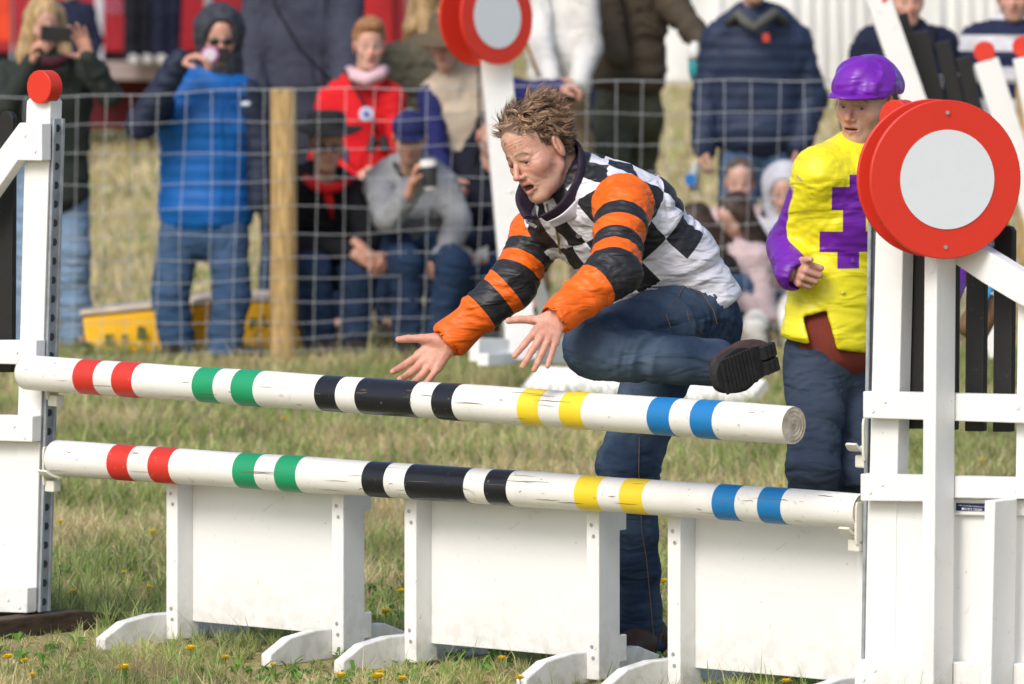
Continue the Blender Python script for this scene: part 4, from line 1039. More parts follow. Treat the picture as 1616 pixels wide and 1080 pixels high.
def _silk():
    nt = SILK.node_tree
    u = attr(nt, 'wrapu'); v = attr(nt, 'wrapv'); sl = attr(nt, 'sleeve'); t = attr(nt, 'along')
    S = 1/.082
    fu = mathn(nt, 'FLOOR', mathn(nt, 'MULTIPLY', mathn(nt, 'ADD', u, 10.025), S)); fv = mathn(nt, 'FLOOR', mathn(nt, 'MULTIPLY', mathn(nt, 'ADD', v, .010), S))
    ch = mathn(nt, 'FLOORED_MODULO', mathn(nt, 'ADD', fu, fv), 2.0)
    low = step(nt, v, .155, .001)
    ch = mathn(nt, 'MULTIPLY', ch, low)
    torso = mixcol(nt, ch, (.78, .77, .84), (.018, .018, .022))
    bl = None
    for a_, b_ in ((.075, .125), (.175, .225), (.275, .35)):
        k = mathn(nt, 'MULTIPLY', step(nt, t, a_, .0006), mathn(nt, 'SUBTRACT', 1.0, step(nt, t, b_, .0006)))
        bl = k if bl is None else mathn(nt, 'MAXIMUM', bl, k)
    arm = mixcol(nt, bl, (.86, .14, .006), (.02, .02, .024))
    torso = mixcol(nt, step(nt, v, float(np.linalg.norm(m['pelvis']-m['waist'])+np.linalg.norm(m['waist']-m['chest'])+np.linalg.norm(m['chest']-m['upper'])+np.linalg.norm(m['upper']-m['neck'])+.012), .002), torso, (.022, .018, .028)); c = mixcol(nt, step(nt, sl, .022, .0008), torso, arm)
    finish_cloth(SILK, c, rough=.5, bump=.15, bs=700, spec=.4, wr=22, wd=.026, rot=(.3, -.6, .4))
_silk()
garment('jacket', jk+hemcut+cutL+cutR, SILK, MAN, h=.0066, amp=.009, hi=11, low=3.5, seed=3, attrs=jacket_attrs, rx=2, fsm=3)
# collar: dark standing collar open in front
NAVY_COL = mat('dark_plum_fleece', (.035, .022, .045), rough=.9, var=.2, vs=40, bump=.5, bs=200)
def collar(c0, c1, r0, r1, fwd, m_, parent, gap=.5, th=.011, name='collar', n=40, flare=0.0, sidev=None, rise=0.0):
    ax = unit(c1-c0); f = unit(fwd-ax*np.dot(fwd, ax)); s_ = np.cross(ax, f); V = []; F = []; L = 5
    for i in range(n+1):
        ph = gap+(2*math.pi-2*gap)*i/n; dr = s_*math.sin(ph)*1.0+f*math.cos(ph)
        for j in range(L+1):
            t = j/L; r = r0+(r1-r0)*t+flare*max(0, math.cos(ph))*t; c = c0+(c1-c0)*t*(1-rise*math.cos(ph))
            for q in (0, th): V.append(c+dr*(r+q+.003*math.sin(ph*7+t*3)))
    W = 2*(L+1)
    for i in range(n):
        for j in range(L):
            a_ = i*W+2*j; b_ = a_+W
            F += [(a_, a_+2, b_+2, b_), (a_+1, b_+1, b_+3, a_+3)]
        a_ = i*W+2*L; b_ = a_+W; F.append((a_, a_+1, b_+1, b_)); a_ = i*W; b_ = a_+W; F.append((a_, b_, b_+1, a_+1))
    for i in (0, n):
        for j in range(L): a_ = i*W+2*j; F.append((a_, a_+1, a_+3, a_+2))
    o = mesh(name, V, F, m_, parent, smooth=True)
    sb = o.modifiers.new('round', 'SUBSURF'); sb.levels = 1; sb.render_levels = 1
    return o
cf = unit(A(-.62, -.55, -.55))
collar(P(888, 312, 16.85), P(866, 277, 16.82), .092, .104, cf, NAVY_COL, MAN, gap=.22, th=.013, rise=.62, flare=.010)
WCOL = cloth('white_silk', (.78, .77, .84), rough=.5)
collar(P(895, 322, 16.86), P(879, 296, 16.84), .106, .117, cf, WCOL, MAN, gap=.35, th=.008, rise=.55, name='collar_band')
# placket edge and snaps down the front
fr = unit(np.cross(side, unit(m['upper']-m['waist']))); fr = fr if fr[1] < 0 else -fr
DARKM = mat('dark_snap', (.06, .05, .045), rough=.4, metal=.5); BRASS = mat('brass_zip', (.5, .35, .12), rough=.35, metal=.8)
def on_front(px, py, surf, off=.002):
    """march from the camera to the blended surface"""
    lo_d = 16.2
    for k in range(200):
        p_ = P(px, py, lo_d); e = float(sdf_at(surf, p_[None])[0])
        if e < .001: break
        lo_d += max(e*.6, .001)
    return P(px, py, lo_d-off)
for (px, py) in ((889, 257), (913, 372), (904, 330)):
    c = on_front(px, py, tors, .006); MB().disc(c, unit((-.3, -1, .2)), .008, .006, n=16).build('snap', DARKM, MAN, smooth=False)
zp = [on_front(*p_, tors, .009) for p_ in ((862, 322), (868, 340), (875, 352), (880, 372), (884, 400), (891, 430))]
MB().tube(zp, .0032, n=6).build('zip', BRASS, MAN)

# --- jeans
DENIM = bpy.data.materials.new('indigo_denim'); DENIM.use_nodes = True
def denim(mt, c1, c2, wornc, k=.5):
    nt = mt.node_tree; tc_ = nt.nodes.new('ShaderNodeTexCoord'); n = nt.nodes.new('ShaderNodeTexNoise'); n.inputs['Scale'].default_value = 5; n.inputs['Detail'].default_value = 6
    nt.links.new(tc_.outputs['Object'], n.inputs['Vector'])
    r = nt.nodes.new('ShaderNodeMapRange'); r.inputs[1].default_value = .42; r.inputs[2].default_value = .72; r.inputs[4].default_value = k; nt.links.new(n.outputs[0], r.inputs[0])
    w = nt.nodes.new('ShaderNodeTexNoise'); w.inputs['Scale'].default_value = 260; w.inputs['Detail'].default_value = 2; nt.links.new(tc_.outputs['Object'], w.inputs['Vector'])
    a_ = mixcol(nt, w.outputs[0], c1, c2); b_ = mixcol(nt, r.outputs[0], a_, wornc)
    finish_cloth(mt, b_, rough=.9, bump=.4, bs=500, spec=.15, wr=18, wd=.02)
denim(DENIM, (.016, .029, .058), (.034, .058, .105), (.13, .185, .25), .75)
pel = m['pelvis']; hipm = (m['hipL']+m['hipR'])/2
hem = unit(m['knR']-m['anR'])
jl = [T(m['pelvis']+unit(m['waist']-m['pelvis'])*.03, hipm+A(.02, 0, -.02), .158, .162, side, .80, k=.05), E(P(1098, 503, 16.95), (.105, .12, .10), k=.05),
      C(m['hipL'], m['knL'], .104, .082, k=.05, tag='a'), C(m['knL']+A(.02,-.03,-.012), m['anL']+unit(m['knL']-m['anL'])*.015+A(0,-.02,0), .074, .060, k=.010, tag='b'),
      C(m['hipR'], m['knR'], .100, .080, k=.05, tag='c'), C(m['knR'], m['knR']*.4+m['anR']*.6, .080, .057, k=.03, tag='d'), C(m['knR']*.4+m['anR']*.6, m['anR']-hem*.02, .057, .066, k=.03, tag='d'),
      C(m['anR']-hem*.03, m['anR']-hem*.15, .056, .09, k=.004, op='-'), C(m['anL']+unit(m['anL']-m['knL'])*.02, m['anL']+unit(m['anL']-m['knL'])*.12, .047, .06, k=.004, op='-')]
garment('jeans', jl, DENIM, MAN, h=.0068, amp=.010, hi=11, low=2.5, seed=5, rx=2, fsm=3)
STITCH = mat('orange_stitching', (.22, .13, .07), rough=.8)
def seam(pts, surf, name='seam', r=.0011, mt=None):
    q = []
    for a_, b_ in zip(pts[:-1], pts[1:]):
        for t in np.linspace(0, 1, 5)[:-1]: q.append(on_front(a_[0]+(b_[0]-a_[0])*t, a_[1]+(b_[1]-a_[1])*t, surf, .0075))
    q.append(on_front(*pts[-1], surf, .0075)); MB().tube(q, r, n=5).build(name, mt or STITCH, MAN)
seam([(1081, 450), (1067, 474), (1049, 490), (1058, 517)], jl); seam([(1083, 483), (1087, 506), (1110, 528)], jl); seam([(1085, 452), (1110, 466), (1126, 490), (1132, 512)], jl)
seam([(1009, 690), (1008, 745), (1013, 840), (1020, 880), (1032, 1010)], jl)

# --- boots
def boot(heel, toe, up, label=None, ank=None, w=.046):
    f = unit(toe-heel); up = unit(up-f*np.dot(up, f)); X = np.cross(f, up); L = np.linalg.norm(toe-heel)
    p = [T(heel+up*.045, heel+f*L*.42+up*.05, w*.82, w*.86, X, 1.05, k=.02), T(heel+f*L*.42+up*.045, toe-f*w*.95+up*.032, w*.88, w*.86, X, .95, k=.03, rb=.6), B(heel+f*L*.5-up*.05, (.3, .3, .058), np.stack([X, f, up]), k=.006, op='-')]
    if ank is not None: p.insert(2, C(heel+up*.07+f*.03, ank, .045, .044, k=.03))
    V, F = blob(p, .005); V = V+vnorm(V, F)*(.0015*fbm(V*30, 2))[:, None]; o = mesh('boot', V, F, LEATHER_BROWN, MAN)
    # welted sole with treads
    nS = 40; out = []
    for i in range(nS):
        th = 2*math.pi*i/nS; yy = math.cos(th); xx = math.sin(th)
        l = (yy*.5+.5)*(L+.022)-.010; ww = w*(1.14 if l > L*.55 else .86+.26*max(0, (l-L*.35)/(L*.2))) if l > L*.35 else w*.90
        out.append(heel+f*l+X*(np.sign(xx)*abs(xx)**.7*ww))
    s = MB().prism([q_-up*.016 for q_ in out], up*.026).build('sole', SOLE, o, bevel=.002)
    tr = []
    for r_ in range(9):
        l = L*(.40+.066*r_)
        for c_ in (-1, 0, 1):
            wv = w*.30; tr.append((heel+f*l+X*c_*w*.60-up*.0185, (wv, L*.026, .004)))
    for r_ in range(3):
        for c_ in (-.5, .5): tr.append((heel+f*L*(.03+.085*r_)+X*c_*w*.8-up*.0225, (w*.34, L*.034, .009)))
    for c_, hh in tr:
        MB().box(c_, hh, np.stack([X, unit(f+X*.12), up])).build('tread', SOLE, o, bevel=.0015)
    return o
boot(P(1214, 562, 16.52), P(1130, 598, 16.38), unit(A(-.38, .92, .05)), ank=P(1150, 574, 16.62), w=.052)
g0 = P(1030, 1050, 17.04); boot(A(g0[0]+.01, 17.06, .018), A(g0[0]-.115, 16.84, .018), Z3, ank=m['anR']-hem*.01)

# --- hair: thousands of windblown locks over a base cap
HAIRM = bpy.data.materials.new('sandy_curly_hair'); HAIRM.use_nodes = True
b_ = HAIRM.node_tree.nodes['Principled BSDF']; b_.inputs['Roughness'].default_value = .45; b_.inputs['Specular IOR Level'].default_value = .5
at_ = HAIRM.node_tree.nodes.new('ShaderNodeAttribute'); at_.attribute_name = 'tint'; HAIRM.node_tree.links.new(at_.outputs['Color'], b_.inputs['Base Color'])
def locks(parent, pos, F_, U_, scalp, n, seed, sc=1.0, mt=None, wind=(0, 0, 0), nguide=1000):
    """hair combed into wavy tufts: every strand follows the nearest guide and draws in towards it at the tip"""
    rg = np.random.default_rng(seed); M3 = frameH(F_, U_); wind = M3@np.asarray(wind, float); K = 9
    c = A(0, -.016, .040); r = A(.0765, .0975, .086)
    def root():
        d = rg.normal(size=3); d /= np.linalg.norm(d); return c+d*r, d
    G0 = []; GP = []
    while len(G0) < nguide:
        p, d = root(); nrm = unit(d/r)
        big = A(vnoise((p*16+3)[None])[0], vnoise((p*16+30)[None])[0], vnoise((p*16+60)[None])[0])
        dr = unit(nrm*.30+big*.65+wind+rg.normal(size=3)*.2+A(0, .50, .0)*np.clip((p[1]-.015)/.05, 0, 1))
        e1 = unit(np.cross(dr, nrm+.01)); e2 = np.cross(dr, e1); ph = rg.uniform(0, 6.28); cu = rg.uniform(.25, .85); fq = rg.uniform(4.5, 8.5); q = np.zeros(3); path = [q.copy()]
        for k in range(1, K):
            t = k/(K-1); dr = unit(dr+wind*(.20 if p[1] < .03 else 0)-nrm*.13*t+(e1*math.cos(ph+t*fq)+e2*math.sin(ph+t*fq))*cu*.55); q = q+dr/(K-1); path.append(q.copy())
        G0.append(p); GP.append(np.array(path))
    G0 = np.array(G0); V = []; Fa = []; Cc = []; cnt = 0
    gt = rg.uniform(.72, 1.22, nguide)
    while cnt < n:
        p, d = root(); L, w, tint = scalp(p, d, rg)
        if L <= 0: continue
        cnt += 1; nrm = unit(d/r); gi = int(np.argmin(((G0-p)**2).sum(1))); off = G0[gi]-p; path = GP[gi]
        fz = rg.normal(size=3)*.05; draw = rg.uniform(.35, .85); L *= .85+.3*gt[gi]
        pts = [p+path[k]*L+off*draw*(k/(K-1))**1.3+fz*L*(k/(K-1))**2+nrm*.001*k/(K-1) for k in range(K)]
        base = np.array(tint)*gt[gi]*rg.uniform(.8, 1.2); b = len(V); sd_ = unit(np.cross(pts[-1]-pts[0], rg.normal(size=3)))
        for k, pt in enumerate(pts):
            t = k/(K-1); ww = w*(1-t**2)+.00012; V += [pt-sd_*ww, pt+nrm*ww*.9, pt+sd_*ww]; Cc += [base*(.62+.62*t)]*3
        for k in range(K-1):
            a_ = b+3*k; Fa += [(a_, a_+1, a_+4, a_+3), (a_+1, a_+2, a_+5, a_+4)]
    V = np.asarray(pos)+sc*(np.array(V)@M3)
    return mesh('hair', V, np.array(Fa), mt or HAIRM, parent, col=np.array(Cc))
def scalp_man(p, d, rg):
    x, y, z = p
    edge = .062+.010*math.cos(x*60)-.045*max(0, (abs(x)-.035))/.03        # hairline at the front
    temple = (y > .035 and z < .070 and abs(x) > .035)
    if y > .030 and z < edge+.015+.002*rg.normal(): return 0, 0, 0
    if temple and z < .08-(.06-y)*1.2: return 0, 0, 0
    if -.030 < y < .006 and z < .030: return 0, 0, 0       # round the ear
    if .006 <= y < .032 and z < -.004+(y-.006)*.9: return 0, 0, 0
    if y >= .032 and abs(x) > .03 and z < .045: return 0, 0, 0
    if y <= -.030 and z < -.055: return 0, 0, 0
    top = np.clip((z-.03)/.08, 0, 1); L = .013+.030*top+(.004 if y > .03 and top > .4 else 0)+(.012 if y < -.03 else 0)
    if rg.random() < .08: L *= 1.3
    greyish = max(0, 1-(z+.0)/.05)
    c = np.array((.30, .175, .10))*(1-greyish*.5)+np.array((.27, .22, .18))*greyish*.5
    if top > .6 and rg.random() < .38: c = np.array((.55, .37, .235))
    dk = vnoise((p*30+11)[None])[0]; c = c*(.8+.45*dk)
    if rg.random() < .18: c = c*.45
    return L*rg.uniform(.75, 1.2), .00085, c
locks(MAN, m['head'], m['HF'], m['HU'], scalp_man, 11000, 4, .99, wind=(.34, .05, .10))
def scalp_side(p, d, rg): return 0, 0, 0
capv, capf = blob([E((0, -.016, .040), (.0775, .0985, .087), k=.01), E((0, .095, -.01), (.075, .085, .088), k=.01, op='-'), B((0, 0, -.135), (.2, .2, .095), k=.02, op='-'), E((.085, -.008, -.008), (.03, .024, .04), k=.006, op='-'), E((-.085, -.008, -.008), (.03, .024, .04), k=.006, op='-'), B((0, .05, -.06), (.2, .055, .07), k=.01, op='-')], .005)
mesh('hair_base', transform_head(capv, m['head'], m['HF'], m['HU'], .99), capf, mat('hair_base', (.10, .06, .035), rough=.8, var=.3, vs=40), MAN)
# ================================================================ the second rider, half hidden by the right stand
JK = thing('person', 'young man in purple cap and yellow silks with purple emblem, behind the right stand', 'person', P(1310, 0, 18)*A(1, 1, 0))
j = dict(F=unit((-.55, -.83, 0)), s=1.0)
j['pelvis'] = P(1316, 545, 18.0); j['waist'] = P(1325, 455, 18.0); j['chest'] = P(1346, 345, 17.98); j['upper'] = P(1352, 278, 17.98); j['neck'] = P(1362, 240, 17.98)
j['shR'] = P(1292, 268, 17.86); j['shL'] = P(1425, 268, 18.12)
j['elR'] = P(1247, 388, 17.98); j['wrR'] = P(1250, 432, 17.82)
j['elL'] = P(1512, 392, 18.15); j['wrL'] = P(1490, 470, 18.0)
j['head'] = P(1366, 163, 17.95); j['HF'] = unit((-.52, -.85, -.10)); j['HU'] = unit((-.03, -.18, .98))
j['hipR'] = P(1288, 570, 17.95); j['hipL'] = P(1345, 570, 18.1); j['knR'] = P(1283, 738, 17.8); j['knL'] = P(1352, 750, 17.9)
j['anR'] = P(1275, 965, 18.0); j['anL'] = P(1372, 950, 18.1); j['toeR'] = j['anR']+A(-.08, -.13, -.06); j['toeL'] = j['anL']+A(-.08, -.13, -.06)
for n in 'LR': j['an'+n][2] = .09; j['toe'+n][2] = .03
sj = unit(j['shL']-j['shR']); frj = unit(np.cross(sj, Z3)); frj = frj if frj[1] < 0 else -frj
JT = (.63, .36, .27)
q = [T(j['pelvis'], j['waist'], .14, .13, sj, .7, k=.04), T(j['waist'], j['chest'], .13, .145, sj, .7, k=.04), T(j['chest'], j['upper'], .145, .14, sj, .65, k=.04), C(j['upper'], j['head']-j['HF']*.03, .056, .05, k=.04)]
for n in 'LR': q += [C(j['sh'+n], j['el'+n], .044, .036, k=.03), C(j['el'+n], j['wr'+n], .036, .026, k=.02), C(j['hip'+n], j['kn'+n], .075, .05, k=.03), C(j['kn'+n], j['an'+n], .05, .035, k=.02), C(j['an'+n], j['toe'+n], .03, .02, k=.02)]
V0, F0 = blob(q, .02); parts = [(V0, F0, np.array(JT))]
hjr = hand_prims(P(1243, 423, 17.86), unit(P(1288, 440, 17.74)-P(1243, 423, 17.86)), A(.55, .75, -.2), A(.35, -.1, 1), s=.98, curl=(1.15, 1.25, 1.3, 1.3), spread=.05, thumb=(.35, .95, .30), tcurl=.10, stub=.03)
hjl = hand_prims(j['wrL'], unit(A(-.5, -.7, -.3)), A(-.6, .2, .2), A(0, -.2, 1), curl=(.9, 1, 1, 1))
for hp in (hjr, hjl):
    v, f = blob(hp, .0028); v = relax(v, f, 1, .4); parts.append((v, f, np.array(JT)*A(1.03, .93, .9)*(1+.08*fbm(v*25, 2)[:, None])))
hv, hf = blob(head_prims(.003, lid=.002, slit=.0034), .0025); hv = relax(hv, hf, 1, .35)
tc = face_tint(hv, base=JT, mouth=.003, stubble=.10, ruddy=.8, brow=(.22, .13, .07)); tc = tc*(1+.06*fbm(hv*40, 3)[:, None]*A(.5, 1.2, 1.2))
parts.append((transform_head(hv, j['head'], j['HF'], j['HU'], 1.0), hf, tc))
ev, ef, ec = eyes(j['head'], j['HF'], j['HU'], (-.25, -.3), (.10, .16, .2)); parts.append((ev, ef, ec))
V, F, Cc = join(parts); mesh('body', V, F, SKIN, JK, col=Cc)
JSILK = bpy.data.materials.new('yellow_and_purple_silks'); JSILK.use_nodes = True
def jat(V):
    dt = sdf_at(jt[:4], V); dl = sdf_at(jaL, V); dr = sdf_at(jaR, V)
    tR = poly_t([j['shR'], j['elR'], j['wrR']], V); tL = poly_t([j['shL'], j['elL'], j['wrL']], V); d = np.minimum(dl, dr)
    c = P(1345, 350, 17.85); r = V-c; s_ = unit(A(1, .05, 0))
    px = 808+V[:, 0]/17.87*FPX; py = HOR+(EYE-V[:, 2])/17.87*FPX    # the emblem is laid flat on the chest
    frt = (r@A(0, -1, 0))
    return dict(sleeve=dt-d, along=np.where(dl < dr, tL, tR), eu=V[:, 0], ev=V[:, 2], front=frt)
def _js():
    nt = JSILK.node_tree; u = attr(nt, 'eu'); v = attr(nt, 'ev')
    x = lambda px: (px-808)/FPX*17.87
    z = lambda py: EYE-(py-HOR)/FPX*17.87
    best = None
    for (x0, x1, y0, y1) in ((1311, 1380, 294, 331), (1339, 1378, 275, 296), (1329, 1366, 329, 367), (1293, 1400, 365, 398), (1321, 1356, 396, 424), (1400, 1470, 300, 400)):
        cx, cz = (x(x0)+x(x1))/2, (z(y0)+z(y1))/2; hx, hz = (x(x1)-x(x0))/2, (z(y0)-z(y1))/2
        a_ = mathn(nt, 'SUBTRACT', mathn(nt, 'ABSOLUTE', mathn(nt, 'SUBTRACT', u, float(cx))), float(hx)); b_ = mathn(nt, 'SUBTRACT', mathn(nt, 'ABSOLUTE', mathn(nt, 'SUBTRACT', v, float(cz))), float(hz))
        k = mathn(nt, 'MAXIMUM', a_, b_); best = k if best is None else mathn(nt, 'MINIMUM', best, k)
    inside = mathn(nt, 'SUBTRACT', 1.0, step(nt, best, 0, .0008)); inside = mathn(nt, 'MULTIPLY', inside, step(nt, attr(nt, 'front'), -.09, .002))
    Y = (.88, .78, .02); PU = (.155, .012, .36)
    t_ = mixcol(nt, inside, Y, PU); c = mixcol(nt, mathn(nt, 'MULTIPLY', step(nt, attr(nt, 'sleeve'), .042, .001), step(nt, attr(nt, 'along'), .012, .001)), t_, PU)
    finish_cloth(JSILK, c, rough=.42, bump=.12, bs=700, spec=.45, wr=15, wd=.018)
_js()
jt = [T(P(1312, 535, 17.98), j['waist'], .172, .148, sj, .78, k=.05), T(j['waist'], j['chest'], .148, .152, sj, .76, k=.05), T(j['chest'], j['upper'], .152, .146, sj, .70, k=.05), T(j['upper'], j['neck'], .125, .070, sj, .66, k=.08, rb=1.0),
      C(j['shL']*.55+j['upper']*.45, j['shL'], .066, .056, k=.09), C(j['shR']*.55+j['upper']*.45, j['shR'], .066, .056, k=.09)]
jaR = [C(j['shR']-A(0,0,.02), j['elR'], .060, .062, k=.06), C(j['elR'], j['wrR'], .064, .050, k=.03)]; jaL = [C(j['shL'], j['elL'], .064, .058, k=.03), C(j['elL'], j['wrL'], .058, .05, k=.03)]
wk = unit(P(1262, 438, 17.80)-j['wrR'])
jc = [C(j['wrR']+wk*.02, j['wrR']+wk*.10, .036, .05, k=.004, op='-'), B(P(1310, 602, 17.7), (.4, .4, .085), np.array(Matrix.Rotation(math.radians(-10), 3, 'Y')), rr=.002, k=.003, op='-'),
      B(P(1299, 542, 17.80), (.036, .16, .085), np.array(Matrix.Rotation(math.radians(14), 3, 'Y')), rr=.002, k=.003, op='-')]
garment('jersey', jt+jaR+jaL+jc, JSILK, JK, h=.0060, amp=.0055, hi=7, low=3.0, seed=12, rx=2, fsm=3, attrs=jat)
RUST = cloth('rust_jersey', (.22, .045, .03), rough=.95)
garment('sweater', [T(P(1318, 545, 18.0), j['waist'], .163, .134, sj, .76, k=.03), T(j['waist'], j['waist']*.5+j['chest']*.5, .132, .125, sj, .70, k=.03)], RUST, JK, h=.009, amp=.004)
collar(j['neck']-A(0, 0, .045), j['neck']+A(-.01, -.01, .02), .066, .060, frj, cloth('dark_red_collar', (.10, .012, .02)), JK, gap=.30, th=.006)
BUTM = cloth('purple_button', (.155, .012, .36), rough=.4)
for (px, py) in ((1345, 411), (1329, 460)):
    MB().disc(on_front(px, py, jt, .008), A(-.2, -1, .1), .007, .004, n=14).build('button', BUTM if py < 440 else cloth('yellow_button', (.85, .76, .03), rough=.4), JK)
NAVYD = bpy.data.materials.new('faded_navy_denim'); NAVYD.use_nodes = True
denim(NAVYD, (.032, .046, .075), (.045, .064, .10), (.09, .115, .155), .5)
jp = [T(j['pelvis']+A(0, 0, .04), (j['hipL']+j['hipR'])/2-A(0, 0, .02), .150, .158, sj, .72, k=.05)]
for n in 'LR': jp += [C(j['hip'+n], j['kn'+n], .092, .070, k=.03), C(j['kn'+n], j['an'+n], .070, .058, k=.03)]
garment('jeans', jp, NAVYD, JK, h=.008, amp=.012, hi=9, low=3, seed=21, rx=2, fsm=3)
for n in 'LR': shoe(j, n, LEATHER_BROWN, JK, .009)
hair_cap(j, JK, HAIR['mid'], 'short', 3, .005, .95)
# silk cap stretched over a skull hat, with its peak
CAPM = bpy.data.materials.new('purple_cap_silk'); CAPM.use_nodes = True
_ = mixcol(CAPM.node_tree, mathn(CAPM.node_tree, 'ADD', 0.0, 0.0), (.17, .012, .40), (.17, .012, .40)); finish_cloth(CAPM, _, rough=.38, bump=.1, bs=500, spec=.55, wr=26, wd=.010)
cp = [E((0, -.012, .056), (.092, .113, .082), k=.02), E((0, -.013, .044), (.0925, .112, .062), k=.02), E((0, -.01, -.052), (.3, .3, .085), k=.006, op='-')]
V, F = blob(cp, .0042); V = relax(V, F, 1); N = vnorm(V, F)
az = np.arctan2(V[:, 0], V[:, 1]); z_ = V[:, 2]
pl = np.sin(az*16+z_*30+vnoise(V*18)*2.2)*np.exp(-((z_-.05)/.028)**2)*.0014+.004*vnoise(V*A(14, 14, 22)+4)+.006*vnoise(np.stack([az*2.2+z_*9, z_*6+az, az*0], 1))*np.clip((.12-z_)/.05, 0, 1)+.0035*(1-2*np.abs(vnoise(np.stack([az*1.6+z_*14, z_*9, az*0+3], 1))))
pl = pl*np.clip(np.hypot(V[:, 0], V[:, 1]+.012)/.045, 0, 1)**1.5; V = V+N*pl[:, None]
CAP = thing('cap', 'purple silk riding cap', 'cap', j['head']) if False else None
capo = mesh('cap', transform_head(V, j['head'], j['HF'], j['HU']), F, CAPM, JK)
rows = []
for t in np.linspace(-1, 1, 25):
    a_ = t*1.15
    for r_, zz in ((0, .036), (.5, .034), (1, .034-.008*abs(t))):
        y0, x0 = math.cos(a_)*.101-.012, math.sin(a_)*.087; y1, x1 = y0+.082*math.cos(a_*.9)**.8*(1-.55*abs(t)**3), x0*(1+.02)
        rows.append(A(x0+(x1-x0)*r_, y0+(y1-y0)*r_, zz+.004))
fq = [(i*3+k, (i+1)*3+k, (i+1)*3+k+1, i*3+k+1) for i in range(24) for k in (0, 1)]
pk = mesh('peak', transform_head(np.array(rows), j['head'], j['HF'], j['HU']), fq, CAPM, JK); sm_ = pk.modifiers.new('thick', 'SOLIDIFY'); sm_.thickness = .004
pk.parent = capo
# ================================================================ stock fence
def fd(px): return 29.0+1.6*px/1616           # distance of the fence behind a photo column
FEN = thing('wire_fence', 'grey square-mesh wire stock fence on round tan posts in front of the spectators', 'fence', P(808, 0, fd(808))*A(1, 1, 0))
def fpt(px, py): return P(px, py, fd(px))
for (x0, x1, yt, nm) in ((425, 468, 140, 0), (1604, 1642, 108, 1), (-420, -378, 145, 2)):
    c = fpt((x0+x1)/2, 400); r = (x1-x0)/2/FPX*c[1]; b = A(c[0], c[1]+r, -.05); zt = fpt(0 if False else (x0+x1)/2, yt)[2]
    MB().tube([b, b+A(.002, 0, .5), b+A(0, 0, zt+.04), b+A(0, 0, zt+.05)], [r*1.02, r, r*.98, r*.9], n=24).build('post', POST_WOOD, FEN, smooth=True, angle=40)
# rows of wire follow the photograph at the left edge, and rise a little towards the right
rowsL = [153, 201, 249, 296, 339, 380, 417, 452, 487, 517, 545, 566]
rowsR = [117, 166, 212, 258, 300, 341, 380, 415, 449, 480, 508, 530]
rw_ = random.Random(5)
def wy(i, px):
    t = px/1616.; return rowsL[i]*(1-t)+rowsR[i]*t+2.5*math.sin(px*.011+i*1.7)+1.6*math.sin(px*.031+i*.6)
cols = [px+rw_.uniform(-2, 2) for px in np.arange(-180, 1830, 42.5)]
for i in range(12):
    pts = [fpt(px, wy(i, px)) for px in np.arange(-220, 1860, 21)]
    MB().tube(pts, .0017 if i else .0026, n=5).build('line_wire', WIRE, FEN, smooth=True)
for k, px in enumerate(cols):
    w_ = rw_.uniform(-5, 5); pts = [fpt(px+w_*math.sin(i*.6+k)*.7-(i-6)*.8, wy(i, px)) for i in range(12)]
    MB().tube(pts, .0014, n=5).build('stay_wire', WIRE, FEN, smooth=True)
    m_ = MB()
    for p_ in pts: m_.ball(p_, .0042, 4)
    kn_ = m_.build('knot', WIRE, FEN); kn_['kind'] = 'stuff'

# ================================================================ jump wings lying back near the fence
def wing_board(m_, a, b, half, th, side, mt=0):
    """board from a to b, half width along 'side', thickness th"""
    ax = unit(b-a); s = unit(side-ax*np.dot(side, ax)); n = np.cross(ax, s)
    return m_.box((a+b)/2, (half, th/2, np.linalg.norm(b-a)/2), np.stack([s, n, ax]))
W1 = thing('jump_stand', 'blurred white jump stand standing back by the fence, red discs on its top', 'jump stand', P(830, 600, 27.6)*A(1, 1, 0))
dn = unit(A(math.sin(math.radians(42)), -math.cos(math.radians(42)), .06)); dcn = P(785, 27, 27.5); rr_ = 75/FPX*27.5
MB().disc(dcn, dn, rr_, .014, n=64).build('disc', RED_PAINT, W1, smooth=True, angle=35)
MB().disc(dcn+dn*.002, dn, rr_*.66, .0015, n=64).build('disc_centre', DISC_WHITE, W1)
MB().disc(dcn-dn*.14, dn, rr_, .014, n=64).build('disc', RED_PAINT, W1, smooth=True, angle=35)
wing_board(MB(), P(776, 20, 27.62), P(824, 568, 27.5), .066, .045, A(1, .2, 0)).build('post', WHITE, W1, bevel=.003)
wing_board(MB(), P(905, 250, 27.8), P(918, 568, 27.6), .045, .045, A(1, 0, 0)).build('post', WHITE, W1, bevel=.003) if False else None
wing_board(MB(), P(748, 552, 27.3), P(900, 556, 27.9), .052, .05, A(0, 0, 1)).build('foot', WHITE, W1, bevel=.003)
wing_board(MB(), P(762, 568, 27.0), P(805, 566, 27.5), .026, .05, A(0, 0, 1)).build('foot', WHITE, W1, bevel=.003)
wing_board(MB(), P(846, 560, 27.9), P(960, 566, 28.3), .03, .06, A(0, 0, 1)).build('foot', WHITE, W1, bevel=.003)
wing_board(MB(), P(798, 300, 27.55), P(882, 556, 27.9), .03, .04, A(1, 0, 0)).build('brace', WHITE, W1, bevel=.003)
LP = thing('jump_plank', 'white plank lying flat in the grass behind the leaping man', 'plank', P(1000, 610, 26.5)*A(1, 1, 0))
a_, b_ = A(P(836, 606, 26.8)[0], 27.2, .05), A(P(1190, 615, 26.6)[0], 26.4, .045)
wing_board(MB(), a_, b_, .10, .05, A(0, 1, .55)).build('board', WHITE, LP, bevel=.003)
W2 = thing('jump_stand', 'blurred white jump stand with four black slats leaning at the upper right', 'jump stand', P(1500, 560, 27.2)*A(1, 1, 0))
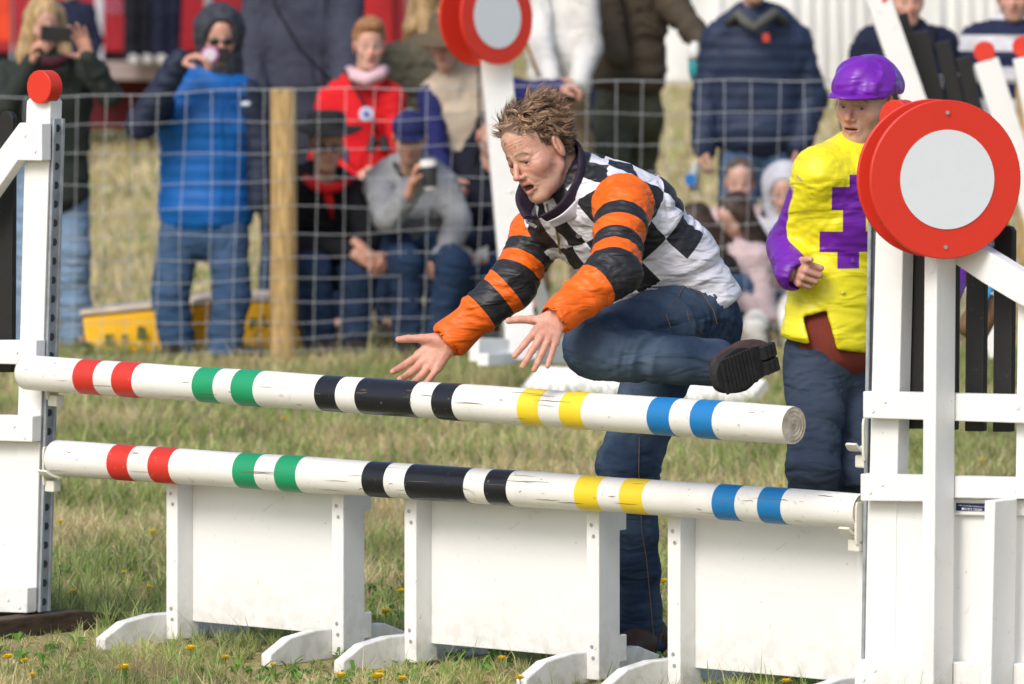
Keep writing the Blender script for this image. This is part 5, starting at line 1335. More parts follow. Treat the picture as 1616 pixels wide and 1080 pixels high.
def lean_line(px0, py0, px1, py1, d0=27.3, d1=27.3): return P(px0, py0, d0), P(px1, py1, d1)
a_, b_ = lean_line(1384, -8, 1512, 360); wing_board(MB(), a_, b_, .054, .05, A(1, 0, .35)).build('post', WHITE, W2, bevel=.003)
a_, b_ = lean_line(1511, 360, 1580, 560); wing_board(MB(), a_, b_, .054, .05, A(1, 0, .35)).build('post', WHITE, W2, bevel=.003)
MB().disc(P(1386, -10, 27.28), unit(A(-.3, -1, 0)), .047, .05, n=40).build('cap', RED_PAINT, W2, smooth=True, angle=35)
for i, (x0, y0, x1, y1) in enumerate(((1420, 22, 1500, 330), (1452, 50, 1524, 340), (1487, 66, 1552, 350), (1520, 90, 1580, 360))):
    wing_board(MB(), P(x0, y0, 27.5), P(x1, y1, 27.5), .034, .02, A(1, 0, .3)).build('slat', BLACK_SLAT, W2, bevel=.003)
for (x0, y0, x1, y1) in ((1370, 40, 1600, 150), (1450, 300, 1640, 372)):
    pass
W3 = thing('jump_stand', 'blurred white jump stand at the right edge, small red ball on its leaning post', 'jump stand', P(1600, 560, 27.0)*A(1, 1, 0))
a_, b_ = lean_line(1556, 96, 1640, 360, 27.0, 27.0); wing_board(MB(), a_, b_, .054, .05, A(1, 0, .3)).build('post', WHITE, W3, bevel=.003)
a_, b_ = lean_line(1641, 362, 1690, 560, 27.0, 27.0); wing_board(MB(), a_, b_, .054, .05, A(1, 0, .3)).build('post', WHITE, W3, bevel=.003)
MB().disc(P(1553, 82, 26.98), unit(A(-.15, -1, 0)), .046, .05, n=40).build('cap', RED_PAINT, W3, smooth=True, angle=35)
W4 = thing('jump_stand', 'blurred jump stand mostly beyond the right edge, only its red cap showing', 'jump stand', P(1640, 560, 26.5)*A(1, 1, 0))
MB().disc(P(1614, 74, 26.6), unit(A(-.15, -1, 0)), .045, .05, n=40).build('cap', RED_PAINT, W4, smooth=True, angle=35)
a_, b_ = lean_line(1618, 90, 1712, 560, 26.6, 26.6); wing_board(MB(), a_, b_, .054, .05, A(1, 0, .3)).build('post', WHITE, W4, bevel=.003)

# ================================================================ yellow barrier boxes with green letters
YB = mat('yellow_plastic', (.92, .50, .012), rough=.5, var=.08, vs=5); YTOP = mat('pale_box_lid', (.75, .62, .50), rough=.6, var=.15, vs=10); GREENL = mat('dark_green_print', (.012, .10, .05), rough=.6)
def ybox(pts, d0, d1, dep, label, marks, dip=0):
    (x0, yt0), (x1, yt1) = pts; a = P(x0, yt0, d0); b = P(x1, yt1, d1)
    t = thing('barrier_box', label, 'box', A((a[0]+b[0])/2, (a[1]+b[1])/2, 0), 'yellow barrier boxes behind the fence')
    back = A(.1, dep, 0); n = unit(np.cross(b-a, (0, 0, 1))); n = n if n[1] < 0 else -n
    f = [a, b, A(b[0]-.02, b[1]-.03, 0), A(a[0]+.03, a[1]-.03, 0)]
    MB().prism(f, back).build('shell', YB, t, bevel=.02)
    e = A(0, 0, .03); MB().prism([a+e*.1-A(.01, 0, 0)+n*.01, b+e*.1+n*.01, b+e+n*.01, a+e+n*.01-A(.01, 0, 0)], back+A(0, .02, 0)).build('lid', YTOP, t, bevel=.008)
    r_ = unit(b-a)
    for (px, py, ch, hgt) in marks:
        fx = (px-x0)/(x1-x0); q = a+(b-a)*fx; tpt = P(px, py, q[1]-.02)
        lettering(ch, 'lettering', A(tpt[0], q[1]-.022-.03*(q[2]-tpt[2])/max(q[2], .1)+0, tpt[2]), r_*A(1, 1, 0), Z3, hgt*.75, hgt, GREENL, t, depth=.012, bold=.05)
    return t
ybox([(128, 500), (306, 483)], 29.95, 30.05, .5, 'yellow box with green letters, left of the two behind the fence', [(166, 545, 'E', .055), (191, 543, 'S', .05), (217, 536, 'B', .065), (168, 566, 'o', .045)])
ybox([(290, 479), (482, 475)], 30.35, 30.4, .5, 'yellow box with green letters, right one, beside the tan fence post', [(299, 530, 'X', .065), (394, 520, 'F', .055), (414, 516, 'U', .06)])

# ================================================================ red trade trailer and white marquees far behind
REDV = mat('dark_red_trailer_paint', (.36, .012, .022), rough=.45, var=.1, vs=2); BLK = mat('matt_black_rubber', (.012, .012, .013), rough=.9); STEPM = mat('pinkish_step_boards', (.42, .33, .32), rough=.8, var=.15, vs=4); POLEM = mat('pale_aluminium_pole', (.55, .56, .62), rough=.5, var=.05)  # BLK is a rough black shared by the trailer's chassis and wheels
CANV = mat('white_marquee_canvas', (.84, .84, .83), rough=.85, var=.06, vs=.8, bump=.2, bs=2)
TD = 60.0
TR = thing('trade_trailer', 'dark red trade trailer with pale lettering and a step, far behind the spectators', 'trailer', P(260, 200, TD)*A(1, 1, 0))
def slab(px0, py0, px1, py1, d, dep, mt, name, parent, bev=.01):
    a, b = P(px0, py1, d), P(px1, py0, d)
    return MB().prism([a, A(b[0], d, a[2]), b, A(a[0], d, b[2])], A(0, dep, 0)).build(name, mt, parent, bevel=bev)
slab(-260, -260, 640, 82, TD+1.2, 2.2, REDV, 'side_panel', TR)
slab(-250, 83, 630, 125, TD+1.25, 2.0, BLK, 'chassis', TR)
slab(120, 100, 600, 126, TD-.1, 1.2, STEPM, 'step', TR)
slab(130, 127, 620, 205, TD+.9, .2, mat('dark_red_valance', (.10, .006, .012), rough=.8), 'valance', TR)
for q in (150, 322, 560): slab(q, -260, q+13, 104 if q == 150 else 200, TD+.5, .09, POLEM, 'awning_pole', TR)
slab(560, -260, 620, 205, TD+1.1, .05, mat('bright_red_door', (.48, .01, .015), rough=.5), 'door', TR)
lt = P(157, 22, TD+1.19); lettering('ENDURO', 'lettering', lt, A(1, 0, 0), Z3, 58/FPX*TD, 24/FPX*TD, mat('faded_pink_lettering', (.50, .17, .26), rough=.6), TR, depth=.005, bold=.01)
for q, c_ in ((172, 1), (520, 2)):
    w = MB().disc(P(q+260, 165, TD+1.0), A(0, -1, 0), .32, .22, n=28, bev=.03).build('wheel', BLK, TR, smooth=True, angle=40)
    MB().disc(P(q+260, 165, TD+.99), A(0, -1, 0), .18, .03, n=24).build('hub', GALV, w)
# an orange-red banner and the navy shadowy stall next to it
BN = thing('banner', 'orange-red banner at the far upper left corner', 'banner', P(2, 200, 55)*A(1, 1, 0))
slab(-60, -200, 17, 66, 55, .03, mat('orange_red_fabric', (.75, .06, .02), rough=.8), 'cloth', BN)
slab(-64, -200, -60, 250, 55.05, .05, POLEM, 'pole', BN); slab(17, -200, 20, 250, 55.05, .05, POLEM, 'pole', BN)
MQ = thing('marquee', 'large white marquee wall behind the spectators on the right', 'marquee', P(1250, 120, 88)*A(1, 1, 0))
x_ = -0; nseg = 26; V = []; F = []
for i in range(nseg*4+1):
    px = 835+i*(1900-835)/(nseg*4); z0 = 0.02
    p0 = P(px, 118, 88); wv = .05*abs(math.sin(i*math.pi/9))+.05*math.sin(i*.37)
    V += [A(p0[0], 88-wv, 0), A(p0[0], 88-wv*1.2, 1.2), A(p0[0], 88-wv*.4, 2.3), A(p0[0], 88.1, 2.6)]
for i in range(nseg*4):
    for k in range(3): F.append((4*i+k, 4*i+4+k, 4*i+5+k, 4*i+1+k))
mesh('wall_canvas', V, F, CANV, MQ)
V = []; F = []
for i in range(nseg+1):
    px = 835+i*(1900-835)/nseg; p0 = P(px, 0, 88); V += [A(p0[0], 87.7, 2.45), A(p0[0], 87.6, 2.75), A(p0[0], 92, 5)]
for i in range(nseg):
    for k in range(2): F.append((3*i+k, 3*i+3+k, 3*i+4+k, 3*i+1+k))
mesh('roof_canvas', V, F, CANV, MQ)
for i in range(8):
    px = 870+i*135; MB().tube([A(P(px, 0, 87.6)[0], 87.6, 0), A(P(px, 0, 87.6)[0], 87.6, 2.5)], .04, n=10).build('pole', POLEM, MQ, smooth=True)
for (px, d, h_) in ((1270, 72, 2.7), (1500, 70, 2.9)):
    g_ = thing('gazebo', 'white %s side panel with folds, far behind the %s' % ('gazebo', 'purple cap' if px == 1270 else 'leaning black slats'), 'gazebo', P(px, 0, d)*A(1, 1, 0))
    V = []; F = []
    for i in range(33):
        q = px-10+i*(120)/32; p0 = P(q, 0, d); wv = .1*math.sin(i*1.1)
        V += [A(p0[0], d+wv, .3), A(p0[0], d+wv*.5-.1, 1.3), A(p0[0], d+wv*1.4, h_)]
    for i in range(32):
        for k in range(2): F.append((3*i+k, 3*i+3+k, 3*i+4+k, 3*i+1+k))
    mesh('side_canvas', V, F, CANV, g_)
    for q in (px-12, px+112): MB().tube([A(P(q, 0, d)[0], d, 0), A(P(q, 0, d)[0], d, h_)], .03, n=8).build('pole', POLEM, g_, smooth=True)
# ================================================================ spectators
def dens(name, c1, c2, wc, k=.4):
    m_ = bpy.data.materials.new(name); m_.use_nodes = True; denim(m_, c1, c2, wc, k); return m_
JEAN_LIGHT = dens('light_blue_denim', (.15, .24, .38), (.20, .30, .44), (.30, .40, .52)); JEAN_MID = dens('mid_blue_denim', (.03, .065, .14), (.05, .10, .19), (.11, .17, .27))
JEAN_DARK = dens('dark_blue_denim', (.012, .025, .06), (.02, .04, .09), (.045, .075, .13)); JEAN_BLUE = dens('blue_denim', (.06, .12, .22), (.09, .16, .28), (.15, .22, .33))
NAVY = cloth('navy_cloth', (.012, .017, .045)); BLACKC = cloth('black_cloth', (.012, .012, .016)); GREENG = cloth('dark_green_grey_cloth', (.028, .036, .032)); SLATE = cloth('slate_blue_coat', (.05, .055, .085))
REDC = cloth('bright_red_coat', (.68, .012, .018), var=.08); KHAKI = cloth('khaki_quilt', (.12, .11, .075)); BEIGE = cloth('cream_fleece', (.52, .43, .33)); NAVYS = cloth('royal_navy_sleeve', (.016, .02, .11))
GREYM = cloth('grey_marl_jersey', (.28, .29, .31), var=.1); BROWNC = cloth('brown_wax_coat', (.075, .058, .040)); OLIVET = cloth('olive_cord', (.075, .078, .052)); PUFF = cloth('navy_puffer', (.022, .035, .075), rough=.55, bump=.2)
BLUEP = cloth('bright_blue_puffer', (.006, .12, .43), rough=.5, bump=.2, var=.15); WHITEC = cloth('white_cloth', (.72, .71, .68)); PINKH = cloth('dusty_pink_hoodie', (.56, .43, .45)); LILAC = cloth('pale_lilac_grey_hoodie', (.55, .55, .62))
PURP = cloth('purple_silk_blurred', (.155, .012, .36)); BLACKP = mat('black_phone', (.012, .013, .015), rough=.3); LENSB = mat('black_glass', (.005, .005, .006), rough=.08, spec=.8); SHOEW = mat('pale_trainer', (.45, .44, .42), rough=.8); SHOED = mat('dark_shoe', (.03, .025, .02), rough=.6)
FELT_B = cloth('black_felt', (.018, .018, .02)); FELT_BR = cloth('brown_felt', (.12, .09, .055)); CAPN = cloth('navy_cap_cotton', (.016, .022, .10)); PINKS = cloth('pale_pink_scarf', (.72, .48, .52)); REDS = cloth('red_scarf', (.55, .01, .012))
def HP(px, py, d): return P(px, py, d)
def dress(J, t, top, legs, belly=0.0, w=.19, hem=None, hemw=None, sleeve=None, quilt=None, seed=1, armr=(.062, .055, .047), legr=(.092, .072, .060), amp=.011, tname='jacket', lname='trousers', h=.014, vest=None, sh=SHOED, shoes=True, dp=.66):
    tp = torso_prims(J, w, dp, hem, belly=belly, hemw=hemw); ap = arm_prims(J, 'L', armr)+arm_prims(J, 'R', armr)
    if sleeve is None: garment(tname, tp+ap, top, t, h=h, amp=amp, seed=seed, quilt=quilt)
    else:
        garment(tname, torso_prims(J, w+.006, dp, hem, belly=belly, hemw=hemw), top, t, h=h, amp=amp, seed=seed, quilt=quilt)
        garment('sleeve', [C(J['upper']*.4+J['shL']*.6, J['shL'], .06, .06, k=.03)]+arm_prims(J, 'L', armr), sleeve, t, h=h, amp=amp, seed=seed+1, quilt=quilt and -.05)
        garment('sleeve', [C(J['upper']*.4+J['shR']*.6, J['shR'], .06, .06, k=.03)]+arm_prims(J, 'R', armr), sleeve, t, h=h, amp=amp, seed=seed+2, quilt=quilt and -.05)
    garment(lname, leg_prims(J, legr), legs, t, h=h, amp=.010, seed=seed+5)
    if shoes:
        for n in 'LR': shoe(J, n, sh, t, .012)
def shades(J, t, w=.026):
    M3 = frameH(J['HF'], J['HU']); c = np.asarray(J['head']); m_ = MB()
    for sx in (-1, 1): m_.ball(c+J['s']*(A(sx*.031, .090, .0)@M3), (.027, .008, .018), 10, ax=M3)
    m_.tube([c+J['s']*(A(-.07, .03, .008)@M3), c+J['s']*(A(-.062, .085, .006)@M3), c+J['s']*(A(0, .105, .006)@M3), c+J['s']*(A(.062, .085, .006)@M3), c+J['s']*(A(.07, .03, .008)@M3)], .003, n=6)
    return m_.build('sunglasses', LENSB, t, smooth=True)
def chain_to(J, **k):
    for n, v in k.items(): J[n] = np.asarray(v, float)
    if 'hipR' in k and 'pelvis' not in k: J['pelvis'] = (J['hipR']+J['hipL'])/2+A(0, 0, .04)
    return J
def fingers(w, f, pn, th, curl=.7, s=.95): return hand_prims(w, f, pn, th, s=s, curl=(curl,)*4, spread=.08, thumb=(.6, .75, -.3), stub=.03)
CT = (.58, .33, .25)

# 1 woman filming, far left
J = standing(80, 30.0, 18, 1.70); chain_to(J, head=HP(71, 42, 29.95), HF=unit((.22, -1, -.10)), shR=HP(8, 118, 30), shL=HP(148, 116, 29.9), elR=HP(-8, 205, 29.75), wrR=HP(50, 100, 29.62), elL=HP(172, 150, 29.7), wrL=HP(140, 92, 29.62), neck=HP(80, 92, 30), upper=HP(79, 118, 30), chest=HP(78, 160, 30), waist=HP(80, 225, 30))
t = thing('person', 'blonde woman in dark green jacket filming with a black phone held sideways', 'person', J['base'])
body(J, t, CT, [hand_prims(J['wrR'], A(.25, -.3, .9), A(.8, -.2, 0), A(.3, -.5, .6), s=1., curl=(.9, .9, .9, .9)), hand_prims(J['wrL'], A(-.35, -.1, .95), A(-.5, -.8, 0), A(-.8, -.2, .4), s=1.02, curl=(.35, .25, .15, .10), spread=.28, thumb=(.9, .4, -.3))], dict(fem=True, ruddy=.5, stubble=0, base=None) if False else dict(fem=True, ruddy=.5, stubble=0))
dress(J, t, GREENG, JEAN_LIGHT, w=.205, hem=HP(82, 300, 30), hemw=.185, seed=3, legr=(.10, .085, .075))
hair_cap(J, t, HAIR['blonde'], 'long', 3, .007, 1.13)
MB().tube([HP(52, 92, 29.86), HP(66, 98, 29.80), HP(82, 101, 29.79), HP(98, 97, 29.8), HP(110, 90, 29.88)], [.022, .027, .028, .027, .022], n=12).build('neck_warmer', cloth('maroon_knit', (.06, .012, .02)), t, smooth=True)
ph = thing('phone', 'black phone held sideways by the blonde woman', 'phone', HP(88, 54, 29.55)); MB().box(HP(88, 53.5, 29.55), (.073, .0045, .036), [unit(A(1, 0, -.06)), unit(A(0, 1, 0)), unit(A(.06, 0, 1))]).build('phone_case', BLACKP, ph, bevel=.006)
MB().disc(HP(72, 46, 29.544), A(0, -1, 0), .008, .002, n=14).build('lens', LENSB, ph)

# 2 man in blue padded jacket, hood up
J = standing(318, 29.65, 8, 1.76, spread=.13); chain_to(J, head=HP(346, 62, 29.6), HF=unit((.14, -1, -.12)), shR=HP(268, 158, 29.65), shL=HP(392, 150, 29.6), elR=HP(222, 196, 29.4), wrR=HP(283, 96, 29.33), elL=HP(412, 236, 29.55), wrL=HP(408, 320, 29.5), neck=HP(334, 122, 29.65), upper=HP(330, 150, 29.65), chest=HP(328, 195, 29.65), waist=HP(326, 262, 29.65), hipR=HP(285, 365, 29.65), hipL=HP(360, 365, 29.6), knR=HP(268, 470, 29.6), knL=HP(366, 470, 29.55), anR=HP(283, 552, 29.6), anL=HP(352, 552, 29.55))
t = thing('person', 'man in bright blue padded jacket and grey hood taking a photo with one hand', 'person', J['base'])
body(J, t, CT, [hand_prims(J['wrR'], A(.85, -.2, .22), A(.1, .1, -1), A(.4, -.6, -.2), s=1.05, curl=(.6, .6, .7, .8))], dict(ruddy=.8, stubble=.25))
dress(J, t, BLUEP, JEAN_MID, w=.232, hem=HP(325, 330, 29.65), hemw=.232, sleeve=cloth('navy_padded_sleeve', (.018, .026, .055), rough=.55), quilt=-.062, seed=5, armr=(.075, .070, .055), legr=(.100, .088, .080), amp=.008)
hd = [E((0, -.02, .045), (.108, .118, .112), k=.02), T((0, -.03, .03), (0, -.02, -.13), .092, .105, (1, 0, 0), .9, k=.03), E((0, .11, -.005), (.070, .09, .098), k=.02, op='-')]
V, F = blob(hd, .008); V = V+vnorm(V, F)*(.005*vnoise(V*16))[:, None]; V = V+vnorm(V, F)*(.004*fbm(V*45, 2))[:, None]; mesh('hood', transform_head(V, J['head'], J['HF'], J['HU'], 1.12), F, cloth('grey_hood', (.055, .06, .078), vs=30, var=.3), t)
shades(J, t)
lg_ = HP(388, 164, 29.36); MB().ball(lg_, (.024, .004, .012), 8).build('chest_emblem', cloth('pale_embroidery', (.55, .62, .75)), t, smooth=True)
zq = [HP(348+q*0, y_, 29.47-.00*y_) for q, y_ in enumerate(range(140, 335, 24))]; MB().tube(zq, .006, n=6, flat=.4).build('zip', cloth('blue_zip', (.01, .2, .55)), t)
ph = thing('phone', 'black phone with a round pink and white grip, held by the man in blue', 'phone', HP(336, 87, 29.3)); MB().box(HP(336, 87, 29.3), (.078, .005, .037), [unit(A(1, 0, -.02)), A(0, 1, 0), unit(A(.02, 0, 1))]).build('phone_case', BLACKP, ph, bevel=.006)
MB().disc(HP(331, 87, 29.29), A(0, -1, 0), .042, .008, n=28).build('grip', mat('pink_grip', (.55, .2, .42), rough=.5), ph); MB().disc(HP(331, 87, 29.28), A(0, -1, 0), .030, .004, n=28).build('grip_face', mat('grip_white', (.7, .65, .75), rough=.5), ph)

# 3 person in slate coat seen from behind
J = standing(470, 32.0, 170, 1.86); chain_to(J, chest=HP(478, 60, 32), waist=HP(475, 140, 32), upper=HP(478, -25, 32), neck=HP(478, -60, 32), head=HP(480, -105, 31.9), shL=HP(412, -10, 32), shR=HP(545, -10, 32), elL=HP(400, 120, 31.9), elR=HP(548, 120, 31.8), wrL=HP(420, 215, 31.7), wrR=HP(520, 205, 31.6))
t = thing('person', 'large person in slate blue coat with their back turned, beside the fence post', 'person', J['base'])
body(J, t, CT); dress(J, t, SLATE, JEAN_DARK, w=.255, hem=HP(470, 330, 32), hemw=.20, seed=8, armr=(.09, .075, .06), belly=.05); hair_cap(J, t, HAIR['dark'], 'short', 1, .008)
MB().tube([HP(410, -60, 31.75), HP(440, 20, 31.72), HP(475, 80, 31.70), HP(520, 125, 31.74), HP(545, 140, 31.85)], .016, n=8, flat=.4).build('strap', BLACKC, t, smooth=True)

# 4 woman in red coat
J = standing(572, 31.2, 10, 1.70); chain_to(J, head=HP(583, 74, 31.1), HF=unit((.12, -1, -.05)), shR=HP(522, 160, 31.2), shL=HP(618, 155, 31.1), elR=HP(506, 245, 31.1), wrR=HP(556, 285, 30.9), elL=HP(634, 245, 31.0), wrL=HP(612, 285, 30.9), neck=HP(576, 122, 31.2), upper=HP(573, 150, 31.2), chest=HP(571, 190, 31.2), waist=HP(568, 250, 31.2))
t = thing('person', 'smiling woman with short reddish hair in bright red coat and pink scarf', 'person', J['base'])
body(J, t, (.64, .38, .29), [fingers(J['wrR'], A(1, -.2, 0), A(0, 1, 0), A(0, 0, 1)), fingers(J['wrL'], A(-1, -.2, 0), A(0, 1, 0), A(0, 0, 1))], dict(fem=True, ruddy=.8, stubble=0, mouth=.006, lips=(.5, .2, .18)))
dress(J, t, REDC, JEAN_DARK, w=.195, hem=HP(568, 345, 31.2), hemw=.205, seed=11); hair_cap(J, t, HAIR['red'], 'tall', 5, .007, 1.06)
MB().tube([HP(552, 112, 31.12), HP(560, 120, 31.02), HP(578, 126, 30.98), HP(598, 120, 31.0), HP(606, 110, 31.1)], [.03, .034, .036, .034, .03], n=12).build('scarf', PINKS, t, smooth=True)
MB().tube([HP(543, 110, 31.03), HP(560, 138, 31.0), HP(580, 172, 30.97), HP(597, 212, 30.94)], .007, n=6).build('camera_strap', BLACKC, t, smooth=True)
MB().disc(HP(578, 180, 30.94), A(0, -1, .1), .037, .006, n=28, bev=.002).build('badge', mat('badge_white', (.62, .63, .8), rough=.4), t)
MB().disc(HP(578, 180, 30.932), A(0, -1, .1), .014, .003, n=18).build('badge_mark', mat('badge_blue', (.1, .12, .5), rough=.4), t)
bq = thing('binoculars', 'black binoculars hanging in front of the woman in red', 'binoculars', HP(597, 226, 30.9))
for dx in (-9, 9): MB().tube([HP(597+dx, 216, 30.92), HP(597+dx*1.1, 226, 30.9), HP(597+dx*1.3, 238, 30.88)], [.016, .02, .026], n=14).build('barrel', BLACKP, bq, smooth=True, angle=40)
MB().box(HP(597, 226, 30.9), (.02, .012, .014)).build('bridge', BLACKP, bq, bevel=.003)

# 5 person in khaki quilted coat with fair hair
J = standing(668, 32.4, -150, 1.72); chain_to(J, head=HP(672, 5, 32.4))
t = thing('person', 'fair-haired person in khaki quilted coat turned away behind the brown hat', 'person', J['base'])
body(J, t, CT); dress(J, t, KHAKI, JEAN_DARK, w=.20, hem=HP(660, 330, 32.4), seed=12, quilt=-.07, armr=(.075, .065, .055)); hair_cap(J, t, HAIR['blonde'], 'long', 8, .008, 1.05)

# 6 woman with brown hat and cream gilet
J = standing(725, 30.9, -14, 1.68); chain_to(J, head=HP(703, 72, 30.8), HF=unit((-.2, -1, -.12)), shR=HP(682, 150, 30.9), shL=HP(790, 140, 30.8), elR=HP(684, 222, 30.75), wrR=HP(700, 285, 30.6), elL=HP(842, 150, 30.6), wrL=HP(880, 138, 30.45), neck=HP(718, 112, 30.9), upper=HP(728, 140, 30.9), chest=HP(733, 185, 30.9), waist=HP(742, 255, 30.9))
t = thing('person', 'woman in brown brimmed hat and cream fleece gilet over navy sleeves', 'person', J['base'])
body(J, t, CT, [fingers(J['wrR'], A(.5, -.5, -.4), A(0, 1, 0), A(0, 0, 1)), fingers(J['wrL'], A(1, -.2, 0), A(0, 0, -1), A(0, -1, 0))], dict(fem=True, ruddy=.9, stubble=0))
dress(J, t, BEIGE, JEAN_DARK, w=.20, hem=HP(742, 320, 30.9), sleeve=NAVYS, seed=14, armr=(.07, .062, .05)); hair_cap(J, t, HAIR['mid'], 'short', 2, .008)
lathe_head(J, [(.178, -.012), (.172, -.006), (.125, .010), (.093, .02), (.090, .06), (.082, .10), (.06, .115), (.01, .112)], FELT_BR, 'hat', t, ctr=(0, -.01, .045), wav=.012)
# dark bag strap
MB().tube([HP(755, 105, 30.72), HP(756, 180, 30.70), HP(748, 270, 30.7)], .012, n=6, flat=.5).build('strap', BLACKC, t)

# 7 seated man in black hat and sunglasses
J = seated(512, 30.3, 12, 1.74, seat=.44, lean=.22, knees=.15); chain_to(J, head=HP(515, 232, 29.95), HF=unit((.15, -1, -.08)), neck=HP(512, 282, 30.1), upper=HP(508, 302, 30.15), chest=HP(502, 335, 30.2), waist=HP(495, 385, 30.3), shR=HP(462, 312, 30.15), shL=HP(560, 312, 30.1), elR=HP(448, 385, 30.0), wrR=HP(566, 398, 29.75), elL=HP(582, 385, 30.0), wrL=HP(560, 405, 29.75), hipR=HP(470, 420, 30.2), hipL=HP(535, 420, 30.2), knR=HP(495, 425, 29.75), knL=HP(566, 432, 29.75), anR=HP(505, 548, 29.8), anL=HP(560, 548, 29.8))
for n in 'LR': J['toe'+n] = J['an'+n]*A(1, 1, 0)+A(.03, -.16, .03)
t = thing('person', 'seated man in black brimmed hat and sunglasses with red scarf and clasped hands', 'person', J['base'])
body(J, t, (.52, .29, .21), [fingers(HP(568, 388, 29.68), A(.6, -.2, -.5), A(-.2, .2, -1), A(.5, 0, .8), .6, 1.05), fingers(HP(570, 405, 29.66), A(.75, 0, -.35), A(0, 1, -.4), A(0, 0, 1), .7, 1.05)], dict(ruddy=.6, stubble=.25))
dress(J, t, BLACKC, JEAN_DARK, w=.225, seed=15, armr=(.075, .068, .052), legr=(.10, .085, .072)); hair_cap(J, t, HAIR['dark'], 'short', 4, .008)
lathe_head(J, [(.180, -.002), (.176, .004), (.128, .010), (.100, .018), (.094, .055), (.088, .082), (.066, .092), (.01, .084)], FELT_B, 'hat', t, ctr=(0, -.012, .082), wav=.010, tilt=.02); shades(J, t)
MB().tube([HP(482, 282, 30.02), HP(498, 294, 29.93), HP(515, 300, 29.9), HP(532, 296, 29.93), HP(552, 284, 30.02)], [.022, .026, .028, .026, .022], n=12).build('scarf', REDS, t, smooth=True)
MB().tube([HP(514, 298, 29.92), HP(520, 318, 29.92), HP(525, 345, 29.95)], [.026, .022, .008], n=10).build('scarf_end', REDS, t, smooth=True)
# 8 seated man in grey jersey with cup
J = seated(648, 30.2, 6, 1.74, seat=.44, lean=.2, knees=.17); chain_to(J, head=HP(647, 218, 29.9), HF=unit((.02, -1, -.28)), neck=HP(648, 262, 30.05), upper=HP(648, 282, 30.1), chest=HP(648, 318, 30.1), waist=HP(648, 372, 30.2), shR=HP(598, 292, 30.05), shL=HP(700, 296, 30.05), elR=HP(612, 345, 29.75), wrR=HP(656, 294, 29.7), elL=HP(724, 350, 29.95), wrL=HP(700, 402, 29.8), knR=HP(640, 418, 29.7), knL=HP(716, 420, 29.7), anR=HP(645, 545, 29.75), anL=HP(690, 545, 29.75))
for n in 'LR': J['toe'+n] = J['an'+n]*A(1, 1, 0)+A(.0, -.16, .03)
t = thing('person', 'seated man in navy cap and grey jersey raising a paper cup', 'person', J['base'])
body(J, t, (.55, .31, .23), [hand_prims(HP(650, 292, 29.62), A(.35, -.3, 1), A(.7, -.2, .1), A(.2, -1, .3), s=1.05, curl=(.7, .75, .8, .85)), fingers(J['wrL'], A(-.6, -.3, -.5), A(0, 0, -1), A(-.3, -1, 0))], dict(ruddy=.8, stubble=.45))
dress(J, t, GREYM, JEAN_DARK, w=.205, seed=18, armr=(.072, .064, .052), legr=(.10, .085, .072)); hair_cap(J, t, HAIR['grey'], 'short', 6, .008)
V, F = blob([E((0, -.01, .05), (.088, .108, .085), k=.02), E((0, -.02, -.055), (.3, .3, .085), k=.006, op='-')], .006); mesh('cap', transform_head(V, J['head'], J['HF'], J['HU']), F, CAPN, t)
V, F = blob([E((0, .075, .03), (.075, .085, .012), k=.01), E((0, 0, .02), (.06, .08, .05), k=.01, op='-')], .005); mesh('peak', transform_head(V, J['head'], J['HF'], J['HU']), F, CAPN, t)
collar(J['neck']-A(0, 0, .04), J['neck']+A(0, -.02, .03), .075, .075, A(0, -1, 0), cloth('black_fleece_collar', (.02, .02, .022)), t, gap=.35, th=.014)
cu = thing('paper_cup', 'dark paper cup with white lid held by the seated man in grey', 'cup', HP(678, 290, 29.55)); MB().tube([HP(679, 296, 29.56), HP(676, 262, 29.56)], [.031, .040], n=20).build('cup_wall', cloth('dark_paper', (.05, .05, .055)), cu, smooth=True, angle=40)
MB().tube([HP(676, 263, 29.56), HP(675.6, 259, 29.56), HP(675.5, 255, 29.56), HP(675.4, 252, 29.56)], [.043, .043, .038, .036], n=20).build('lid', WHITEC, cu, smooth=True, angle=40); MB().tube([HP(679.2, 299, 29.56), HP(679, 295, 29.56)], [.029, .032], n=18).build('cup_foot', WHITEC, cu, smooth=True, angle=40)

# 9 seated person in black behind, paper on the knee
J = seated(752, 30.9, 20, 1.72, seat=.45, knees=.12); chain_to(J, head=HP(778, 215, 30.7), upper=HP(752, 285, 30.8), shR=HP(708, 262, 30.8), shL=HP(795, 290, 30.8), chest=HP(748, 318, 30.8), waist=HP(742, 372, 30.9), knR=HP(735, 430, 30.25), knL=HP(768, 430, 30.3), anR=HP(728, 540, 30.3), anL=HP(755, 540, 30.4), wrR=HP(735, 395, 30.3), elR=HP(700, 350, 30.5), elL=HP(792, 365, 30.5), wrL=HP(750, 392, 30.25))
for n in 'LR': J['toe'+n] = J['an'+n]*A(1, 1, 0)+A(.0, -.16, .03)
t = thing('person', 'seated person in black coat and dark jeans half hidden by the white post', 'person', J['base'])
body(J, t, CT, [fingers(J['wrR'], A(.8, -.5, 0), A(0, 0, -1), A(0, -1, 0))]); dress(J, t, cloth('near_black_navy', (.008, .010, .022)), JEAN_DARK, w=.205, seed=20, armr=(.07, .06, .05), legr=(.095, .08, .07)); hair_cap(J, t, HAIR['dark'], 'short', 6, .008)
pp = thing('programme', 'crumpled pale paper resting on the knee of the person in black', 'paper', HP(742, 400, 30.2)); V = []; F = []
for i in range(7):
    for k in range(5): V.append(HP(722+i*8, 392+k*6, 30.2)+A(0, .02*math.sin(i*2.1+k), .014*math.sin(i*1.3+k*1.9)))
for i in range(6):
    for k in range(4): F.append((i*5+k, i*5+k+1, (i+1)*5+k+1, (i+1)*5+k))
mesh('sheet', V, F, WHITEC, pp)
